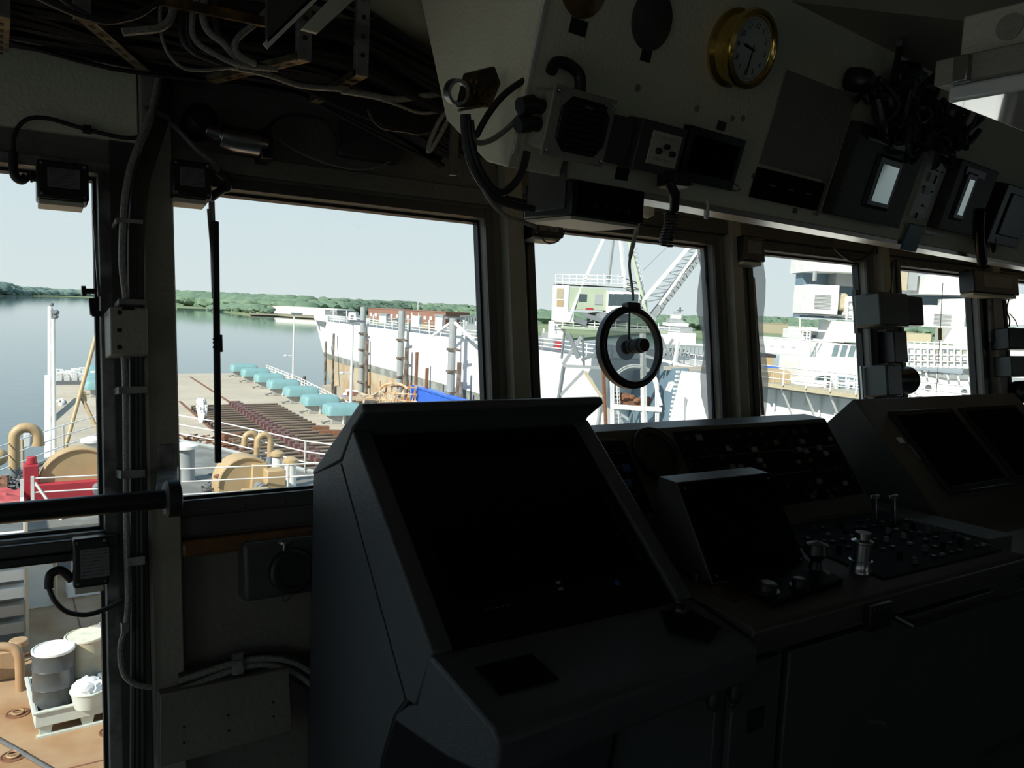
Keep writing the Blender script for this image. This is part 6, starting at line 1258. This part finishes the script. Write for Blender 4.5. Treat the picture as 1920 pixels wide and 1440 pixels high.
part('walkway_bracket', rk, M['wht'], rs); part('deck_rail', MB().rail([V((TX-.4, -6, DZ2+.1)), V((TX-.4, 33, DZ2+.1)), V((43.4, 43.3, DZ2+.1))], 1.1, .035, 3, 1.6, .045), M['wht'], rs)
mb = MB()
for k in range(18): y = 21+k*1.1; mb.bar((TX+1.1, y, DZ2-.2), (TX+1.1, y, DZ2-1.1-(k % 3)*.25), .1)
part('fender_hooks', mb, M['wht'], rs)
def rx(x, y, X=TX): return atx(x, y, X)
def rbox(nm, x0, y0, x1, y1, t_, d, mm, ll, cat, bev=.02, ext=None, grp=None):
    F = Fr(att((x0+x1)/2, y1, t_), (CR.x, CR.y, 0), (0, 0, 1)); a0, a1, b0, b1 = F.rect(x0, y0, x1, y1); t = thing(nm, ll, cat, F.o, grp)
    part('body', MB().box(F, a0, a1, b0, b1, -d, 0), M[mm], t, bev); return t, F, (a0, a1, b0, b1)
def louvre(t, F, x0, y0, x1, y1, n):
    a0, a1, b0, b1 = F.rect(x0, y0, x1, y1, .02); mb = MB()
    for k in range(n): b = b0+(b1-b0)*k/n; mb.box(F, a0, a1, b, b+(b1-b0)/n*.38, .0, .03)
    part('louvre_slats', mb, M['greyst'], t)
T1 = 56
t, F, r_ = rbox('ventilation_box', 1518, 533, 1570, 590, T1, 3, 'wht', 'big white louvred ventilation box hanging off the superstructure in the narrow window', 'ventilation box'); louvre(t, F, 1528, 551, 1557, 580, 11)
part('side_ducts', MB().box(F, r_[1]-.1, r_[1]+.9, r_[2]+.3, r_[3]-.5, -2.6, -.4), M['drumc'], t, .2); part('bottom_skirt', MB().box(F, r_[0]+.05, r_[1]+.9, r_[2]-.12, r_[2], -2.8, -.1), M['greyst'], t)
t, F, r_ = rbox('upper_deckhouse', 1529, 480, 1660, 514, T1+1, 5, 'wht', 'white overhanging deckhouse above the louvred box in the narrow window', 'deckhouse'); part('support', MB().bar(F.P(r_[0]+.1, r_[2], -.1), F.P(r_[0]+.1, r_[2]-.7, -.1), .2).box(F, r_[0]+2.2, r_[1], r_[2]-.9, r_[2]+.2, -3, -1.5), M['sgrey'], t)
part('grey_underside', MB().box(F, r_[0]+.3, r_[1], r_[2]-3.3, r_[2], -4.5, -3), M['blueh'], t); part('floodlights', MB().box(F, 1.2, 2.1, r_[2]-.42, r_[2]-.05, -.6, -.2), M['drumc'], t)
t, F, r_ = rbox('bridge_wing', 1590, 556, 1665, 600, T1, 4, 'wht', 'white bridge wing with rails right of the louvred box', 'deckhouse'); mb = MB()
for k in range(6): x = 1590+k*12; mb.bar(att(x, 562, T1-.3), att(x-3, 600, T1-.3), .08)
for y in (562, 575, 586): mb.bar(att(1588, y, T1-.3), att(1640, y+3, T1-.3), .07)
part('rails', mb, M['wht'], t); part('dark_openings', MB().box(F, -1.2, -.6, r_[3]-.6, r_[3]-.3, -.1, .03).box(F, .2, .9, r_[3]-.9, r_[3]-.6, -.1, .03).box(F, .1, .8, r_[2], r_[2]+.5, -.1, .03), M['greyst'], t)
t, F, r_ = rbox('sloped_deckhouse', 1588, 603, 1665, 645, T1-2, 5, 'wht', 'white sloping deckhouse below the bridge wing in the narrow window', 'deckhouse'); 
t, F, r_ = rbox('wheelhouse', 1556, 645, 1660, 682, T1-3, 5, 'wht', 'wheelhouse with a raked band of pale blue windows in the narrow window', 'wheelhouse'); w_ = r_[1]-r_[0]
for k in range(7): a = r_[0]+.15+k*w_/7; q = Fr(F.P(a, r_[2]+.35, .02), F.x, F.y); part('window', MB().prism(q, [(0, 0), (w_/7-.18, 0), (w_/7-.05, .75), (.15, .75)], 0, .03), M['paleg'] if 'paleg' in M else M['blueh'], t)
t, F, r_ = rbox('deck_block', 1522, 676, 1662, 736, T1-6, 6, 'wht', 'broad white deck block under the wheelhouse with dark windows', 'deckhouse')
for (x0, y0, x1, y1) in ((1569, 706, 1584, 716), (1569, 718, 1584, 727), (1588, 708, 1600, 712), (1603, 710, 1617, 716), (1603, 719, 1617, 728), (1588, 720, 1598, 733)): a0, a1, b0, b1 = F.rect(x0, y0, x1, y1); part('window', MB().box(F, a0, a1, b0, b1, -.02, .03), M['blueh'], t)
mb = MB()
for k in range(5): mb.bar(att(1546+k*22, 740+k*2, T1-6.5), att(1548+k*22, 706+k*2, T1-6.5), .12)
for y in (716, 728): mb.bar(att(1546, y, T1-6.5), att(1640, y+10, T1-6.5), .09)
part('walk_rails', mb, M['wht'], t)
t, F, r_ = rbox('timber_crate', 1446, 695, 1481, 719, T1-4, 3, 'tan', 'tan plywood crate on the deck edge in the narrow window', 'crate')
pl_ = MB()
for k in range(3): pl_.box(F, r_[0]+.15+k*.4, r_[0]+.22+k*.4, r_[2], r_[3]-.05, 0, .04)
part('battens', pl_, M['drumc'], t)
t, F, r_ = rbox('yellow_locker', 1430, 670, 1449, 686, T1+6, 2, 'tan', 'yellow locker with dark top beside the narrow window edge', 'locker'); part('dark_top', MB().box(F, r_[0], r_[1]+.2, r_[3], r_[3]+.25, -2, 0), M['beamd'], t)
rbox('blue_skip', 1446, 688, 1471, 692, T1+2, 1.5, 'bluep', 'low blue boat shape behind the plywood crate', 'boat'); 
t, F, r_ = rbox('white_launch', 1504, 712, 1550, 726, T1-6.5, 2, 'wht', 'white covered launch on deck right of the plywood crate', 'boat'); part('windscreen', MB().prism(F, [(.1, r_[3]-.05), (.3, r_[3]+.28), (1.0, r_[3]+.3), (1.1, r_[3]-.05)], -1.6, -.1), M['dglass'], t)
lm = thing('signal_mast', 'thin white ladder mast standing in front of the water in the narrow window', 'mast', att(1508, 700, T1-2)); mb = MB()
for x in (1498, 1504, 1512, 1518): mb.bar(att(x-3, 700, T1-2), att(x+2, 612, T1-2), .07)
for k in range(16): mb.bar(att(1496+k*.3, 696-k*5.4, T1-2), att(1516+k*.3, 697-k*5.4, T1-2), .05)
part('ladder', mb, M['wht'], lm); part('top_platform', MB().bar(att(1488, 616, T1-2), att(1560, 622, T1-2), .12).bar(att(1500, 612, T1-2), att(1500, 596, T1-2), .06).bar(att(1525, 636, T1-2), att(1560, 640, T1-2), .1), M['wht'], lm)
t, F, r_ = rbox('mid_deckhouse', 1502, 618, 1592, 640, T1+4, 4, 'wht', 'pale deckhouse with red and dark openings behind the signal mast', 'deckhouse')
for (x0, x1, mm) in ((1522, 1529, 'greyst'), (1533, 1539, 'redp'), (1542, 1549, 'drumc'), (1553, 1567, 'greyst')): a0, a1, b0, b1 = F.rect(x0, 628, x1, 634); part('opening', MB().box(F, a0, a1, b0, b1, 0, .04), M[mm], t)
t, F, r_ = rbox('tug_hull', 1535, 656, 1562, 668, T1+12, 3, 'beamd', 'dark tug stern behind the wheelhouse windows', 'boat'); part('white_house', MB().box(F, .3, 1.0, r_[3], r_[3]+.5, -2, -.5), M['wht'], t)
rr = random.Random(77)
# right window superstructure
T2 = 46
t, F, r_ = rbox('ventilation_box', 1745, 572, 1795, 615, T2, 3, 'wht', 'white louvred ventilation box in the right window', 'ventilation box'); louvre(t, F, 1752, 587, 1783, 611, 9); part('side_rails', MB().rail([att(1795, 612, T2), att(1850, 616, T2)], .7, .04, 2, .8, .04), M['wht'], t)
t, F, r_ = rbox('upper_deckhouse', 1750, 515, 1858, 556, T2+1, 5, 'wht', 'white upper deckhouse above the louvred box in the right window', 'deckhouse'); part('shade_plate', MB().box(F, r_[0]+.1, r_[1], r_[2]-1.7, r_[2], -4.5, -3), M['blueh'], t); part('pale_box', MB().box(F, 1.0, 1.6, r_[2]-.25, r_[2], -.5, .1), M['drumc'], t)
rbox('cream_tower', 1686, 500, 1702, 545, T2+2, 2, 'drumc', 'cream tower top at the upper left of the right window', 'tower'); t, F, r_ = rbox('grey_tower', 1703, 500, 1719, 545, T2+2, 2, 'sgrey', 'grey lattice box beside the cream tower', 'tower')
t, F, r_ = rbox('bridge_deck', 1700, 648, 1860, 694, T2-4, 6, 'wht', 'long white deck block with railing across the right window', 'deckhouse'); mb = MB(); 
for k in range(13): x = 1702+k*12.5; mb.bar(att(x, 690, T2-4.5), att(x, 640, T2-4.5), .06)
for y in (641, 652, 664, 676, 686): mb.bar(att(1700, y, T2-4.5), att(1858, y+4, T2-4.5), .05)
part('railing', mb, M['wht'], t)
for k in range(9):
    a0, a1, b0, b1 = F.rect(1708+k*16, 672+k*.5, 1717+k*16, 678+k*.5); part('opening', MB().box(F, a0, a1, b0, b1, 0, .03), M[('greyst', 'drumc', 'sgrey')[k % 3]], t)
for k in range(7):
    a0, a1, b0, b1 = F.rect(1735+k*17, 657, 1743+k*17, 662); part('opening', MB().box(F, a0, a1, b0, b1, 0, .03), M[('sgrey', 'drumc', 'greyst')[k % 3]], t)
t, F, r_ = rbox('radar_tower', 1812, 560, 1860, 650, T2-1, 3, 'wht', 'white rounded superstructure at the right side of the right window', 'tower'); part('rails', MB().rail([att(1808, 600, T2-1.5), att(1858, 603, T2-1.5)], 1.3, .05, 3, .9, .05), M['wht'], t); part('dome', MB().blob(att(1822, 640, T2-2.5), .9, (1, 1, .9), 0, 3), M['wht'], t)
nh = thing('near_hull', 'white hull with two round portholes at the bottom of the right window', 'ship', (40, 22, WZ))
T3 = 42; F = Fr(att(1780, 700, T3), (CR.x, CR.y, 0), (0, 0, 1)); a0, a1, b0, b1 = F.rect(1640, 697, 1990, 830)
q = [F.hit(*p) for p in ((1690, 693), (1730, 697), (1960, 714), (1960, 850), (1690, 850))]; part('plating', MB().prism(F, q, -.6, 0), M['hull'], nh)
q = [F.hit(*p) for p in ((1725, 693), (1770, 699), (1960, 712), (1960, 718), (1770, 709), (1728, 701))]; part('deck_edge_band', MB().prism(F, q, 0, .12), M['sgrey'], nh)
for (x, y) in ((1740, 727), (1807, 735)): a, b = F.hit(x, y); part('porthole', MB().lathe(F.at(a, b), [(.17, 0), (.17, .04), (.13, .05), (.13, .01)], 28), M['greyst'], nh)
mb = MB()
for k in range(7): mb.bar(att(1736+k*20, 699+k*2, T3-.2), att(1738+k*20, 708+k*2, T3-.2), .08)
part('scupper', mb, M['wht'], nh)
rbox('far_superstructure', 1888, 550, 1960, 612, T2, 5, 'wht', 'white superstructure glimpsed at the right edge of the photo', 'deckhouse'); rbox('far_deck_block', 1885, 640, 1960, 800, T2, 4, 'wht', 'white deck side glimpsed low at the right edge of the photo', 'deckhouse')
# ships laid up beyond the crane
t = thing('distant_warship', 'distant grey warship seen bow on to the right of the clear view disc', 'ship', att(1280, 640, 300)); T4 = 260; F = Fr(att(1275, 645, T4), (CR.x, CR.y, 0), (0, 0, 1))
for k, (x0, y0, x1, y1) in enumerate(((1240, 622, 1304, 645), (1246, 612, 1300, 624), (1253, 605, 1294, 613), (1259, 597, 1288, 606), (1266, 590, 1283, 598), (1271, 584, 1280, 592))):
    a0, a1, b0, b1 = F.rect(x0, y0, x1, y1); part('superstructure_tier', MB().box(F, a0, a1, b0, b1, -12+k, -k*1.2), M['sgrey'] if k % 2 else M['wht'], t)
part('mast', MB().bar(att(1275, 586, T4), att(1275, 576, T4), .5).bar(att(1270, 582, T4), att(1281, 582, T4), .4), M['greyst'], t)
t = thing('floating_dock', 'rusty edged floating dock and walkways to the right of the clear view disc', 'dock', att(1290, 680, 75)); F = Fr(att(1290, 690, 72), (CR.x, CR.y, 0), (0, 0, 1))
for (x0, y0, x1, y1, mm) in ((1240, 645, 1330, 648, 'wht'), (1246, 655, 1290, 660, 'sgrey'), (1275, 672, 1340, 678, 'concrete'), (1240, 680, 1340, 690, 'drumc'), (1282, 690, 1340, 697, 'rust')): a0, a1, b0, b1 = F.rect(x0, y0, x1, y1); part('walkway', MB().box(F, a0, a1, b0, b1, -3, 0), M[mm], t)
mb = MB()
for k in range(12): x = 1244+k*8; mb.bar(att(x, 682, 71.5), att(x+2, 650, 71.5), .1)
for k in range(5): mb.bar(att(1246+k*9, 680, 71.5), att(1262+k*9, 655, 71.5), .1)
part('frames', mb, M['sgrey'], t)
hw2 = thing('white_bow', 'tall white hull end rising right of the draught marks', 'ship', (44, 42, WZ)); q = [att(1282, 697, 50), att(1345, 704, 46), att(1352, 830, 46), att(1250, 830, 50)]
part('plating', MB().add(q+[p+V((.4, .6, 0)) for p in q], [(0, 1, 2, 3), (7, 6, 5, 4), (0, 4, 5, 1), (1, 5, 6, 2), (2, 6, 7, 3), (3, 7, 4, 0)]), M['hull'], hw2); part('fender_bar', MB().bar(att(1285, 745, 49), att(1284, 800, 49), .12), M['sgrey'], hw2)
